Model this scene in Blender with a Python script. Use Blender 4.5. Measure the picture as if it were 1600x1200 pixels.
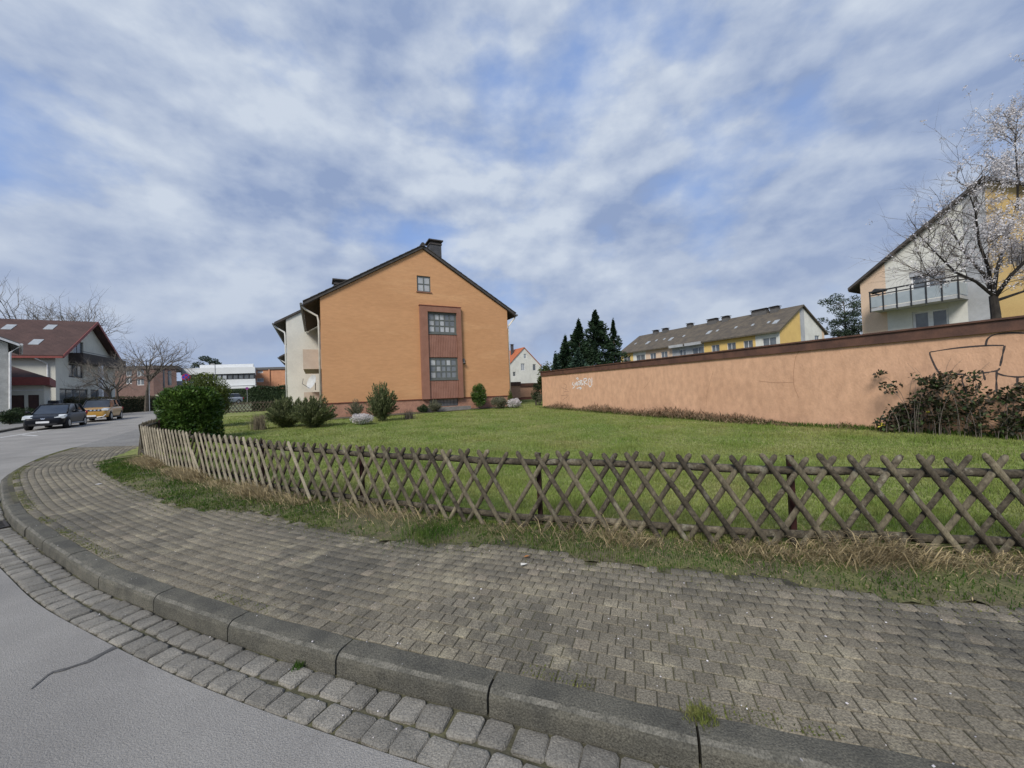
import bpy, bmesh, math, random
import numpy as np
from mathutils import Vector, Matrix
from mathutils.geometry import delaunay_2d_cdt
sc = bpy.context.scene
for o in list(bpy.data.objects): bpy.data.objects.remove(o)
rnd = random.Random(7); rng = np.random.default_rng(7)
R_ = math.radians

# ------------------------------------------------------------------ camera
FPX, EYE = 601.0, 1.55                      # focal length in photo pixels (1600 wide), eye height
PITCH, ROLL = R_(1.0), R_(2.1)
cF = np.array([0, math.cos(PITCH), math.sin(PITCH)]); cU = np.array([0, -math.sin(PITCH), math.cos(PITCH)]); cX = np.array([1., 0, 0])
cR = cX*math.cos(ROLL) - cU*math.sin(ROLL); cV = cX*math.sin(ROLL) + cU*math.cos(ROLL)
cam = bpy.data.cameras.new('camera'); camo = bpy.data.objects.new('camera', cam); sc.collection.objects.link(camo)
cam.sensor_width = 36; cam.lens = FPX/1600*36; cam.clip_start = .05; cam.clip_end = 3000
camo.matrix_world = Matrix(((cR[0], cV[0], -cF[0], 0), (cR[1], cV[1], -cF[1], 0), (cR[2], cV[2], -cF[2], EYE), (0, 0, 0, 1)))
sc.camera = camo

# ------------------------------------------------------------------ sky, sun, exposure
SUN_EL, SUN_AZ = R_(42), R_(203)            # azimuth clockwise from +Y: behind the camera, a little to the left
EXPO = 1.32
sc.view_settings.view_transform = 'Standard'; sc.view_settings.look = 'None'
sc.view_settings.exposure = EXPO; sc.view_settings.gamma = 1; sc.view_settings.use_curve_mapping = False
world = bpy.data.worlds.new('World'); sc.world = world; world.use_nodes = True
def sky_nodes():
    nt = world.node_tree; N = nt.nodes; L = nt.links; N.clear()
    def nd(t, **k):
        n = N.new(t)
        for a, b in k.items(): setattr(n, a, b)
        return n
    def math_(op, a, b=None, clamp=False):
        n = nd('ShaderNodeMath', operation=op, use_clamp=clamp)
        for i, v in enumerate((a, b)):
            if v is None: continue
            if isinstance(v, (int, float)): n.inputs[i].default_value = v
            else: L.new(v, n.inputs[i])
        return n.outputs[0]
    def ramp(fac, stops):
        r = nd('ShaderNodeValToRGB'); L.new(fac, r.inputs[0]); e = r.color_ramp.elements
        for i, (p, c) in enumerate(stops):
            x = e[i] if i < 2 else e.new(p)
            x.position = p; x.color = (*((c,)*3 if isinstance(c, (int, float)) else c), 1)
        return r.outputs[0]
    def mix(f, a, b):
        m = nd('ShaderNodeMix', data_type='RGBA')
        for s, v in ((m.inputs[0], f), (m.inputs[6], a), (m.inputs[7], b)):
            if isinstance(v, (int, float)): s.default_value = v
            elif isinstance(v, tuple): s.default_value = (*v, 1)
            else: L.new(v, s)
        return m.outputs[2]
    sky = nd('ShaderNodeTexSky', sky_type='NISHITA', sun_disc=False, sun_elevation=SUN_EL, sun_rotation=SUN_AZ, air_density=1.0, dust_density=1.5)
    tc = nd('ShaderNodeTexCoord'); sep = nd('ShaderNodeSeparateXYZ'); L.new(tc.outputs['Generated'], sep.inputs[0])
    cmb = nd('ShaderNodeCombineXYZ')        # view direction, flattened so that clouds lie wider than tall towards the horizon
    L.new(sep.outputs[0], cmb.inputs[0]); L.new(sep.outputs[1], cmb.inputs[1])
    L.new(math_('MULTIPLY', math_('POWER', math_('MAXIMUM', sep.outputs[2], 0.0), 1.0), 1.75), cmb.inputs[2])
    def noise(scale, det, rough, off, dist=0.0, stretch=(1, 1, 1)):
        mp = nd('ShaderNodeMapping'); mp.inputs[1].default_value = off; mp.inputs[3].default_value = stretch; L.new(cmb.outputs[0], mp.inputs[0])
        n = nd('ShaderNodeTexNoise'); n.inputs['Scale'].default_value = scale; n.inputs['Detail'].default_value = det
        n.inputs['Roughness'].default_value = rough; n.inputs['Distortion'].default_value = dist; L.new(mp.outputs[0], n.inputs[0]); return n.outputs[0]
    SH = (-.02, -.02, .045)                   # a small step towards the sun: clouds are brighter on that side
    def add(v, w): return tuple(a+b for a, b in zip(v, w))
    def dens(off):
        a = noise(1.6, 9, .52, add((2.4, 5.2, 1.3), off), 0); b_ = noise(6.0, 8, .52, add((3.3, 1.7, .8), off), 0)
        return math_('ADD', math_('MULTIPLY', a, .72), math_('MULTIPLY', b_, .28))
    d0 = dens((0, 0, 0)); d1 = dens(SH)
    cover = ramp(d0, [(.39, 0), (.53, 1)])
    side = math_('MULTIPLY', math_('SUBTRACT', d0, d1), 6.5)
    thick = ramp(noise(2.6, 6, .5, (1.2, 9.4, 3), 0), [(.40, 0), (.62, 1)])
    lit = math_('ADD', math_('ADD', math_('MULTIPLY', thick, .62), .16), side, True)
    K = 10.0/2**EXPO                        # cloud radiance, seen through a Background strength of 0.1
    k = lambda r, g, b: (r*K, g*K, b*K)
    blue = mix(.8, sky.outputs[0], k(.21, .345, .69))
    cloud = mix(lit, k(.28, .365, .56), k(.60, .67, .78))
    c = mix(cover, blue, cloud)
    hz = ramp(math_('MAXIMUM', sep.outputs[2], 0.0), [(0.0, 1), (.36, 0)])
    hzf = math_('MULTIPLY', hz, .62)
    c = mix(hzf, c, k(.43, .50, .64))
    bg = nd('ShaderNodeBackground'); bg.inputs[1].default_value = .1; L.new(c, bg.inputs[0])
    out = nd('ShaderNodeOutputWorld'); L.new(bg.outputs[0], out.inputs[0])
sky_nodes()
sun = bpy.data.lights.new('sun', 'SUN'); sun.energy = 1.5; sun.angle = R_(20); sun.color = (1, .95, .87)
suno = bpy.data.objects.new('sun', sun); sc.collection.objects.link(suno)
sd = Vector((math.sin(SUN_AZ)*math.cos(SUN_EL), math.cos(SUN_AZ)*math.cos(SUN_EL), math.sin(SUN_EL)))
suno.rotation_euler = (-sd).to_track_quat('-Z', 'Y').to_euler()

# ------------------------------------------------------------------ photo pixel -> direction -> place
def ray(x, y): return cR*(x-800)/FPX + cV*(600-y)/FPX + cF
def G(x, y): return min(max(0.0, .022*(y-5)), 1.5)              # the ground climbs gently away from the corner
def gnd(x, y, dz=0.0):
    d = ray(x, y); z = dz
    for _ in range(40):
        t = (z-EYE)/d[2]; z = G(d[0]*t, d[1]*t)+dz
    return Vector((d[0]*t, d[1]*t, z))
def at_depth(px, py, Y):
    d = ray(px, py); t = Y/d[1]; return Vector((d[0]*t, Y, d[2]*t+EYE))
def project(p):
    q = np.array(p, float)-[0, 0, EYE]; z = q@cF
    return (800+FPX*(q@cR)/z, 600-FPX*(q@cV)/z, z)
class Fr:                                   # a wall's own frame: u along the wall, v into the building, z up
    def __init__(s, x, y, ang):
        s.o = np.array([x, y]); a = R_(ang); s.d = np.array([math.cos(a), math.sin(a)]); s.n = np.array([-s.d[1], s.d[0]]); s.ang = ang
    def p(s, u, v, z): q = s.o+s.d*u+s.n*v; return (q[0], q[1], z)
    def sub(s, u, v, da=0): q = s.o+s.d*u+s.n*v; return Fr(q[0], q[1], s.ang+da)
    def on(s, px, py, v=0):
        r = ray(px, py); o = s.o+s.n*v; t = (s.n@o)/(s.n@r[:2]); q = r*t; return float((q[:2]-s.o)@s.d), float(q[2]+EYE)
    def rect(s, x0, y0, x1, y1, v=0):       # photo rectangle -> (u0, u1, z0, z1)
        ym = (y0+y1)/2; xm = (x0+x1)/2
        return s.on(x0, ym, v)[0], s.on(x1, ym, v)[0], s.on(xm, y1, v)[1], s.on(xm, y0, v)[1]

# ------------------------------------------------------------------ materials
MATS = {}
def M(name, c1, c2=None, scale=3.0, fscale=None, c3r=(.72, .8), stain=None, rough=.85, bump=0.0, bscale=40.0, rndv=0.0, fine=.25, c3=None, stretch=(1, 1, 1), metal=0.0, leaf=0.0, spec=.3, wave=None, coat=0.0, det=6, patch=(.4, .62)):
    if name in MATS: return MATS[name]
    m = bpy.data.materials.new(name); m.use_nodes = True; MATS[name] = m
    nt = m.node_tree; N = nt.nodes; L = nt.links; b = N['Principled BSDF']; out = N['Material Output']
    geo = N.new('ShaderNodeNewGeometry'); oi = N.new('ShaderNodeObjectInfo')
    mp = N.new('ShaderNodeMapping'); mp.inputs[3].default_value = stretch; L.new(geo.outputs['Position'], mp.inputs[0])
    def noise(sc_, d=det):
        n = N.new('ShaderNodeTexNoise'); n.inputs['Scale'].default_value = sc_; n.inputs['Detail'].default_value = d; n.inputs['Roughness'].default_value = .6
        L.new(mp.outputs[0], n.inputs[0]); return n.outputs[0]
    def mixc(f, a, bb, bt='MIX'):
        x = N.new('ShaderNodeMix'); x.data_type = 'RGBA'; x.blend_type = bt; x.clamp_factor = True
        for s, v in ((x.inputs[0], f), (x.inputs[6], a), (x.inputs[7], bb)):
            if isinstance(v, (int, float)): s.default_value = v
            elif isinstance(v, tuple): s.default_value = (*v, 1)
            else: L.new(v, s)
        return x.outputs[2]
    def rr(f, lo, hi, a=0.0, bb=1.0):
        r = N.new('ShaderNodeMapRange'); r.inputs[1].default_value = lo; r.inputs[2].default_value = hi; r.inputs[3].default_value = a; r.inputs[4].default_value = bb
        L.new(f, r.inputs[0]); return r.outputs[0]
    c2 = c2 or tuple(v*.8 for v in c1)
    col = mixc(rr(noise(scale), *patch), c1, c2)
    if stain:                               # (colour, scale, low, high, strength, stretch): weathering with a shape of its own
        mp2 = N.new('ShaderNodeMapping'); mp2.inputs[1].default_value = (3.7, 8.1, 2.9); mp2.inputs[3].default_value = stain[5]; L.new(geo.outputs['Position'], mp2.inputs[0])
        n2 = N.new('ShaderNodeTexNoise'); n2.inputs['Scale'].default_value = stain[1]; n2.inputs['Detail'].default_value = 7; n2.inputs['Roughness'].default_value = .62; L.new(mp2.outputs[0], n2.inputs[0])
        col = mixc(rr(n2.outputs[0], stain[2], stain[3], 0, stain[4]), col, stain[0])
    if rndv or c3:
        a = N.new('ShaderNodeMath'); a.operation = 'ADD'; L.new(geo.outputs['Random Per Island'], a.inputs[0]); L.new(oi.outputs['Random'], a.inputs[1])
        fr = N.new('ShaderNodeMath'); fr.operation = 'FRACT'; L.new(a.outputs[0], fr.inputs[0])
        if c3: col = mixc(rr(fr.outputs[0], *c3r), col, c3)
        a2 = N.new('ShaderNodeMath'); a2.operation = 'MULTIPLY'; L.new(fr.outputs[0], a2.inputs[0]); a2.inputs[1].default_value = 7.31
        f2 = N.new('ShaderNodeMath'); f2.operation = 'FRACT'; L.new(a2.outputs[0], f2.inputs[0])
        v = rr(f2.outputs[0], 0, 1, 1-rndv, 1+rndv)
        h = N.new('ShaderNodeHueSaturation'); L.new(v, h.inputs['Value']); L.new(col, h.inputs['Color']); col = h.outputs[0]
    if fine:
        v = rr(noise(fscale or scale*14, 4), .3, .7, 1-fine, 1+fine)
        h = N.new('ShaderNodeHueSaturation'); L.new(v, h.inputs['Value']); L.new(col, h.inputs['Color']); col = h.outputs[0]
    L.new(col, b.inputs['Base Color']); b.inputs['Roughness'].default_value = rough; b.inputs['Metallic'].default_value = metal
    b.inputs['Specular IOR Level'].default_value = spec; b.inputs['Coat Weight'].default_value = coat
    hgt = None
    if bump: hgt = noise(bscale, 5)
    if wave:                                # (axis direction xyz, repeats per metre, depth)
        dot = N.new('ShaderNodeVectorMath'); dot.operation = 'DOT_PRODUCT'; L.new(geo.outputs['Position'], dot.inputs[0]); dot.inputs[1].default_value = wave[0]
        mu = N.new('ShaderNodeMath'); mu.operation = 'MULTIPLY'; L.new(dot.outputs['Value'], mu.inputs[0]); mu.inputs[1].default_value = wave[1]
        f = N.new('ShaderNodeMath'); f.operation = 'FRACT'; L.new(mu.outputs[0], f.inputs[0])
        bp2 = N.new('ShaderNodeBump'); bp2.inputs['Strength'].default_value = 1; bp2.inputs['Distance'].default_value = wave[2]; L.new(f.outputs[0], bp2.inputs['Height'])
    if hgt is not None:
        bp = N.new('ShaderNodeBump'); bp.inputs['Strength'].default_value = bump; bp.inputs['Distance'].default_value = .02; L.new(hgt, bp.inputs['Height'])
        if wave: L.new(bp2.outputs[0], bp.inputs['Normal'])
        L.new(bp.outputs[0], b.inputs['Normal'])
    elif wave: L.new(bp2.outputs[0], b.inputs['Normal'])
    if leaf:
        t = N.new('ShaderNodeBsdfTranslucent'); L.new(col, t.inputs[0]); ms = N.new('ShaderNodeMixShader'); ms.inputs[0].default_value = leaf
        L.new(b.outputs[0], ms.inputs[1]); L.new(t.outputs[0], ms.inputs[2]); L.new(ms.outputs[0], out.inputs[0])
    return m
def glass(name, c=(.05, .06, .07), rough=.08):
    return M(name, c, tuple(v*1.5 for v in c), scale=1.2, rough=rough, fine=0, spec=.7)

# ------------------------------------------------------------------ object helpers
COL = sc.collection
WL = {}
def wl(o): return WL.get(o.name, Vector((0, 0, 0))) if o else Vector((0, 0, 0))
def tag(o, label=None, cat=None, group=None, kind=None):
    for k, v in (('label', label), ('category', cat), ('group', group), ('kind', kind)):
        if v: o[k] = v
    return o
def thing(name, loc, label, cat, group=None):
    o = bpy.data.objects.new(name, None); o.empty_display_size = .2; COL.objects.link(o); o.location = loc; WL[o.name] = Vector(loc)
    return tag(o, label, cat, group)
def link(name, me, parent=None, org=None):
    """link a mesh whose vertices were written relative to org (the parent's own place)"""
    o = bpy.data.objects.new(name, me); COL.objects.link(o)
    if parent: o.parent = parent; WL[o.name] = wl(parent)
    else:
        o.location = org or (0, 0, 0); WL[o.name] = Vector(o.location)
    return o
def place(name, me, parent, Mw):
    o = bpy.data.objects.new(name, me); COL.objects.link(o)
    if parent: o.parent = parent; Mw = Matrix.Translation(-wl(parent)) @ Mw
    o.matrix_basis = Mw; WL[o.name] = Vector(Mw.translation)+wl(parent); return o
class MB:
    def __init__(s): s.v = []; s.f = []
    def add(s, vs, fs):
        n = len(s.v); s.v += [tuple(v) for v in vs]; s.f += [tuple(i+n for i in f) for f in fs]; return s
    def hexa(s, b, t): # 4 bottom, 4 top points
        return s.add(list(b)+list(t), [(3, 2, 1, 0), (4, 5, 6, 7), (0, 1, 5, 4), (1, 2, 6, 5), (2, 3, 7, 6), (3, 0, 4, 7)])
    def box(s, fr, u0, u1, v0, v1, z0, z1):
        q = [(u0, v0), (u1, v0), (u1, v1), (u0, v1)]
        return s.hexa([fr.p(a, b, z0) for a, b in q], [fr.p(a, b, z1) for a, b in q])
    def prism(s, fr, poly, v0, v1): # poly in (u,z), pushed along v
        n = len(poly); a = [fr.p(u, v0, z) for u, z in poly]; b = [fr.p(u, v1, z) for u, z in poly]
        return s.add(a+b, [tuple(range(n)), tuple(range(2*n-1, n-1, -1))]+[(i, i+n, (i+1) % n+n, (i+1) % n) for i in range(n)])
    def tube(s, pts, rad, k=6, cap=True):
        pts = [Vector(p) for p in pts]; n = len(pts)
        if isinstance(rad, (int, float)): rad = [rad]*n
        base = len(s.v); up = Vector((.13, .21, .97))
        for i, p in enumerate(pts):
            d = (pts[min(i+1, n-1)]-pts[max(i-1, 0)])
            d = d.normalized() if d.length > 1e-9 else Vector((0, 0, 1))
            if abs(d.dot(up)) > .95: up = Vector((1, .1, 0)).normalized()
            a = d.cross(up).normalized(); b = d.cross(a)
            for j in range(k):
                t = 2*math.pi*j/k; s.v.append(tuple(p+(a*math.cos(t)+b*math.sin(t))*rad[i]))
        for i in range(n-1):
            for j in range(k):
                s.f.append((base+i*k+j, base+i*k+(j+1) % k, base+(i+1)*k+(j+1) % k, base+(i+1)*k+j))
        if cap: s.f.append(tuple(base+j for j in range(k))[::-1]); s.f.append(tuple(base+(n-1)*k+j for j in range(k)))
        return s
    def mesh(s, name, mat, org=(0, 0, 0), smooth=False):
        me = bpy.data.meshes.new(name); o = Vector(org); me.from_pydata([tuple(Vector(v)-o) for v in s.v], [], s.f); me.materials.append(mat)
        bm = bmesh.new(); bm.from_mesh(me); bmesh.ops.recalc_face_normals(bm, faces=bm.faces); bm.to_mesh(me); bm.free()
        if smooth: me.polygons.foreach_set('use_smooth', [True]*len(me.polygons))
        return me
    def build(s, name, mat, parent=None, org=None, smooth=False, bevel=0.0):
        og = wl(parent) if parent else Vector(org or (0, 0, 0))
        o = link(name, s.mesh(name, mat, og, smooth), parent, og)
        if bevel:
            md = o.modifiers.new('bevel', 'BEVEL'); md.width = bevel; md.segments = 2; md.limit_method = 'ANGLE'
        return o
def part(name, mat, parent, fn, **k):
    mb = MB(); fn(mb); return mb.build(name, mat, parent, **k)
def boxp(name, mat, parent, fr, *d, **k): return MB().box(fr, *d).build(name, mat, parent, **k)
def np_mesh(name, V, F, mat, smooth=False):
    me = bpy.data.meshes.new(name); V = np.asarray(V, np.float32).reshape(-1, 3); F = np.asarray(F, np.int32); n, k = F.shape
    me.vertices.add(len(V)); me.vertices.foreach_set('co', V.ravel()); me.loops.add(n*k); me.loops.foreach_set('vertex_index', F.ravel())
    me.polygons.add(n); me.polygons.foreach_set('loop_start', np.arange(0, n*k, k, dtype=np.int32)); me.polygons.foreach_set('loop_total', np.full(n, k, np.int32))
    if smooth: me.polygons.foreach_set('use_smooth', np.ones(n, bool))
    me.update(calc_edges=True); me.materials.append(mat); return me
def unit(v): return v/np.maximum(np.linalg.norm(v, axis=1, keepdims=True), 1e-9)
def leaves(name, P, size, mat, parent, aspect=.5, dirs=None, spread=1.0, org=None, droop=0.0):
    """many small leaf faces (pointed, slightly folded quads) around the points P"""
    P = np.asarray(P, float); n = len(P); d = unit(rng.normal(size=(n, 3)))
    if dirs is not None: d = unit(np.asarray(dirs)+d*spread)
    d[:, 2] -= droop; d = unit(d); s = unit(np.cross(d, rng.normal(size=(n, 3)))); nn = np.cross(d, s)
    sz = size*rng.uniform(.65, 1.35, (n, 1)); w = sz*aspect*.5
    og = np.array(wl(parent) if parent else (org or (0, 0, 0))); P = P-og
    V = np.stack([P-d*sz*.5, P+s*w+nn*w*.35, P+d*sz*.5, P-s*w+nn*w*.35], 1)
    F = np.arange(n*4).reshape(n, 4)
    return link(name, np_mesh(name, V, F, mat), parent, tuple(og))
def blades(name, P, H, W, mat, parent=None, org=(0, 0, 0), lean=.35, az=None, segs=2, flop=0.0):
    P = np.asarray(P, float); n = len(P); H = np.broadcast_to(H, n).reshape(-1, 1).astype(float); W = np.broadcast_to(W, n).reshape(-1, 1)
    a = rng.uniform(0, 2*math.pi, n) if az is None else np.asarray(az)
    d = np.stack([np.cos(a), np.sin(a), np.zeros(n)], 1); b = rng.uniform(0, 2*math.pi, n); s = np.stack([np.cos(b), np.sin(b), np.zeros(n)], 1)
    l = np.abs(rng.normal(0, lean, (n, 1)))+flop; zz = np.array([[0, 0, 1.]]); og = np.array(wl(parent) if parent else org); P = P-og
    up = H/np.sqrt(1+l*l)
    if segs == 1:
        V = np.stack([P-s*W/2, P+s*W/2, P+zz*up+d*l*up], 1); F = np.arange(n*3).reshape(n, 3)
    else:
        m = P+zz*up*.6+d*l*up*.38; t = P+zz*up*(1-.25*np.minimum(l, 1.6))+d*l*up*1.15
        V = np.stack([P-s*W/2, P+s*W/2, m+s*W*.4, m-s*W*.4, t], 1).reshape(-1, 3); i = np.arange(n)[:, None]*5
        F = np.concatenate([i+[[0, 1, 2]], i+[[0, 2, 3]], i+[[3, 2, 4]]], 0)
    return link(name, np_mesh(name, V, F, mat), parent, tuple(og))
def catmull(P, step):
    P = [np.array(p, float) for p in P]; P = [2*P[0]-P[1]]+P+[2*P[-1]-P[-2]]; out = []
    for i in range(1, len(P)-2):
        for t in np.linspace(0, 1, 24, endpoint=False):
            a, b, c, d = P[i-1:i+3]
            out.append(.5*(2*b+(c-a)*t+(2*a-5*b+4*c-d)*t*t+(3*b-a-3*c+d)*t**3))
    out.append(P[-2]); return resample(np.array(out), step)
def resample(Q, step):
    s = np.concatenate([[0], np.cumsum(np.linalg.norm(np.diff(Q, axis=0), axis=1))]); t = np.arange(0, s[-1], step)
    return np.stack([np.interp(t, s, Q[:, i]) for i in range(Q.shape[1])], 1)
def tangents(Q): T = np.gradient(Q, axis=0); return T/np.linalg.norm(T, axis=1, keepdims=True)
def inpoly(pts, poly):
    pts = np.asarray(pts); x, y = pts[:, 0], pts[:, 1]; poly = np.asarray(poly); r = np.zeros(len(pts), bool); j = len(poly)-1
    for i in range(len(poly)):
        xi, yi = poly[i]; xj, yj = poly[j]
        c = ((yi > y) != (yj > y)) & (x < (xj-xi)*(y-yi)/(yj-yi+1e-12)+xi); r ^= c; j = i
    return r
def sheet(name, poly, zf, mat, step=1.0, label=None, parent=None):
    poly = np.asarray(poly)[:, :2]; lo, hi = poly.min(0), poly.max(0)
    gx, gy = np.meshgrid(np.arange(lo[0]+.3, hi[0], step), np.arange(lo[1]+.3, hi[1], step)); g = np.stack([gx.ravel(), gy.ravel()], 1); g = g[inpoly(g, poly)]
    n = len(poly); vs = [Vector(p) for p in poly]+[Vector(p) for p in g]
    v, e, f, *_ = delaunay_2d_cdt(vs, [(i, (i+1) % n) for i in range(n)], [], 1, 1e-4)
    v = [tuple(p) for p in v]; cen = np.array([[sum(v[i][0] for i in t)/3, sum(v[i][1] for i in t)/3] for t in f]); ok = inpoly(cen, poly)
    me = bpy.data.meshes.new(name); me.from_pydata([(x, y, zf(x, y)) for x, y in v], [], [t for t, k in zip(f, ok) if k])
    bm = bmesh.new(); bm.from_mesh(me)
    for fc in bm.faces:
        if fc.normal.z < 0: fc.normal_flip()
    bm.to_mesh(me); bm.free(); me.materials.append(mat); me.polygons.foreach_set('use_smooth', [True]*len(me.polygons))
    o = link(name, me, parent)
    if not parent: o['kind'] = 'structure'
    return o
def holed(mb, fr, outline, holes, v=0.0, reveal=.12):
    """a wall face with real openings; each opening has its reveals"""
    pts = [Vector(p) for p in outline]; ed = [(i, (i+1) % len(pts)) for i in range(len(pts))]
    for (a, b, c, d) in holes:
        n = len(pts); pts += [Vector(p) for p in ((a, c), (b, c), (b, d), (a, d))]; ed += [(n, n+1), (n+1, n+2), (n+2, n+3), (n+3, n)]
    vv, e, f, *_ = delaunay_2d_cdt(pts, ed, [], 1, 1e-5); vv = [tuple(p) for p in vv]
    cen = np.array([[sum(vv[i][0] for i in t)/3, sum(vv[i][1] for i in t)/3] for t in f]); ok = inpoly(cen, outline)
    for (a, b, c, d) in holes: ok &= ~((cen[:, 0] > a) & (cen[:, 0] < b) & (cen[:, 1] > c) & (cen[:, 1] < d))
    mb.add([fr.p(u, v, z) for u, z in vv], [t for t, k in zip(f, ok) if k])
    for (a, b, c, d) in holes:
        q = [(a, c), (b, c), (b, d), (a, d)]
        for i in range(4):
            (u0, z0), (u1, z1) = q[i], q[(i+1) % 4]
            mb.add([fr.p(u0, v, z0), fr.p(u1, v, z1), fr.p(u1, v+reveal, z1), fr.p(u0, v+reveal, z0)], [(0, 1, 2, 3)])
def window(parent, fr, u0, u1, z0, z1, v, fm, gm, cols=2, rows=1, fw=.06, mw=.04, name='window', label=None, sill=None, depth=.1, pane_parts=True, blind=None):
    mb = MB(); vf = v+.03
    for a, b, c, d in ((u0, u1, z0, z0+fw), (u0, u1, z1-fw, z1), (u0, u0+fw, z0+fw, z1-fw), (u1-fw, u1, z0+fw, z1-fw)): mb.box(fr, a, b, vf, vf+.06, c, d)
    iu0, iu1, iz0, iz1 = u0+fw, u1-fw, z0+fw, z1-fw; du = (iu1-iu0)/cols; dz = (iz1-iz0)/rows
    for i in range(1, cols): mb.box(fr, iu0+du*i-mw/2, iu0+du*i+mw/2, vf+.005, vf+.055, iz0, iz1)
    for j in range(1, rows):
        for i in range(cols): mb.box(fr, iu0+du*i+mw/2*(i > 0), iu0+du*(i+1)-mw/2*(i < cols-1), vf+.008, vf+.052, iz0+dz*j-mw/2, iz0+dz*j+mw/2)
    w = mb.build(name, fm, parent)
    if label: w['label'] = label
    for i in range(cols):
        for j in range(rows):
            boxp('pane', gm if not isinstance(gm, list) else rnd.choice(gm), w, fr, iu0+du*i, iu0+du*(i+1), vf+.03, vf+.036, iz0+dz*j, iz0+dz*(j+1))
    if blind: boxp('curtain', blind, w, fr, iu0, iu1, vf+.045, vf+.05, iz0+(iz1-iz0)*.15, iz1)
    if sill: boxp('sill', sill, w, fr, u0-.06, u1+.06, v-.07, v+.03, z0-.05, z0-.002)
    return w
# ================================================================== the setting
m_asph = M('asphalt', (.265, .253, .232), (.218, .208, .192), scale=.9, rough=.92, stain=((.15, .145, .135), .5, .52, .75, .5, (1, 1, 1)), bump=.6, bscale=140, fine=.22, fscale=110)
m_bed = M('joint_sand_and_moss', (.05, .046, .034), (.105, .1, .05), scale=1.3, rough=1, bump=.5, bscale=60, fine=.4)
m_conc = M('pavement_concrete', (.2, .195, .18), (.165, .16, .15), scale=1.2, rough=.95, bump=.4, bscale=90)
m_lawn = M('lawn_soil', (.15, .185, .05), (.22, .22, .08), scale=.55, rough=1, bump=.8, bscale=40, fine=.45)
m_ground = M('far_ground', (.1, .125, .05), (.16, .15, .11), scale=.08, rough=1)
m_paver = M('paver', (.2, .175, .128), (.115, .105, .083), scale=.7, rough=.93, bump=.8, bscale=90, rndv=.18, fine=.55, fscale=120, c3=(.25, .215, .16), c3r=(.93, .98), stain=((.3, .265, .185), 2.6, .55, .68, .7, (1, 1, 1)))
m_kerb = M('kerb_concrete', (.118, .111, .088), (.076, .073, .06), scale=4, rough=.92, bump=.7, bscale=100, rndv=.08, fine=.5, fscale=110)
m_kerb_edge = M('kerb_edge_wear_highlight', (.15, .142, .118), (.085, .082, .068), scale=9, fscale=110, rough=.92, bump=.6, bscale=130, fine=.5)  # worn front edge, with the highlight along it painted in as lighter colour
m_sett = M('granite_sett', (.21, .195, .165), (.16, .15, .128), scale=6, rough=.85, bump=.6, bscale=100, rndv=.2, fine=.4, fscale=110)
m_grass = M('grass', (.155, .23, .045), (.25, .28, .08), scale=.6, stain=((.26, .235, .1), .9, .52, .7, .7, (1, 1, 1)), rough=.8, rndv=.35, fine=0, leaf=.35, spec=.2, patch=(.38, .66))
m_grass_deep = M('verge_grass', (.045, .105, .014), (.1, .14, .028), scale=2.5, rough=.8, rndv=.35, fine=0, leaf=.35, spec=.2)
m_straw = M('straw', (.46, .37, .21), (.3, .235, .13), scale=5, rough=.9, rndv=.35, fine=0, leaf=.25)
m_brush = M('dry_brush', (.14, .095, .055), (.22, .16, .1), scale=4, rough=.95, rndv=.4, fine=0)
m_moss = M('moss', (.10, .125, .025), (.17, .17, .06), scale=8, rough=1, rndv=.3, fine=.3, leaf=.2)

def ground_z(x, y): return G(x, y)-.3
def ground_mesh():
    xs = sorted(set([-1500, -900, -500, -300]+list(range(-200, 201, 10))+[300, 500, 900, 1500])); ys = sorted(set([-1500, -600, -200, -80, -30, -10, 0, 5]+list(range(10, 121, 5))+[160, 240, 400, 800, 1500]))
    V = [(x, y, ground_z(x, y)) for y in ys for x in xs]; n = len(xs)
    F = [(j*n+i, j*n+i+1, (j+1)*n+i+1, (j+1)*n+i) for j in range(len(ys)-1) for i in range(n-1)]
    o = link('ground', np_mesh('ground', V, F, m_ground)); o['kind'] = 'structure'
ground_mesh()

KP = [(9, -.75), (7, -.15), (4, .72), (2.3, 1.22), (.73, 1.70), (-.18, 2.02), (-1.14, 2.36), (-2.07, 2.73), (-3.06, 3.18), (-3.97, 3.62), (-4.99, 4.2), (-6.06, 4.83), (-7.89, 5.97), (-11.0, 8.24),
      (-12.4, 9.53), (-13.9, 11.25), (-14.85, 12.64), (-15.6, 13.9), (-18.14, 18.0), (-22, 24), (-27, 31.5), (-40, 50)]
K = catmull(KP, .02); KT = tangents(K); KN = np.stack([KT[:, 1], -KT[:, 0]], 1)      # KN points onto the pavement
iend = int(np.argmin(np.hypot(K[:, 0]+7.75, K[:, 1]-5.9)))                              # the tall kerb ends here
def offs(o): return K+KN*(np.asarray(o).reshape(-1, 1) if np.ndim(o) else o)
idx = np.arange(len(K)); wid = np.where(idx < iend+10, .338, np.clip(.338-(idx-iend-10)*.02*.22, 0, 1))
edge = offs(-wid)
VP = [(9, 1.1), (7, 1.6), (5, 2.1), (3.31, 2.56), (2.8, 2.67), (2.29, 2.85), (1.95, 3.04), (1.44, 3.24), (1.04, 3.34), (.53, 3.57), (-.06, 3.9), (-.72, 3.99), (-1.76, 4.29), (-2.57, 4.74), (-3.59, 5.33),
      (-4.69, 5.59), (-5.68, 6.17), (-8.38, 8.02), (-10.1, 9.35), (-10.9, 10.1), (-11.35, 11.2), (-15, 16.6), (-24.8, 30.4)]
VE = catmull(VP, .1)
VE = VE+np.stack([.035*np.sin(np.arange(len(VE))*1.7), .05*np.sin(np.arange(len(VE))*1.13+.5)+.03*np.sin(np.arange(len(VE))*3.1)], 1)
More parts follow.
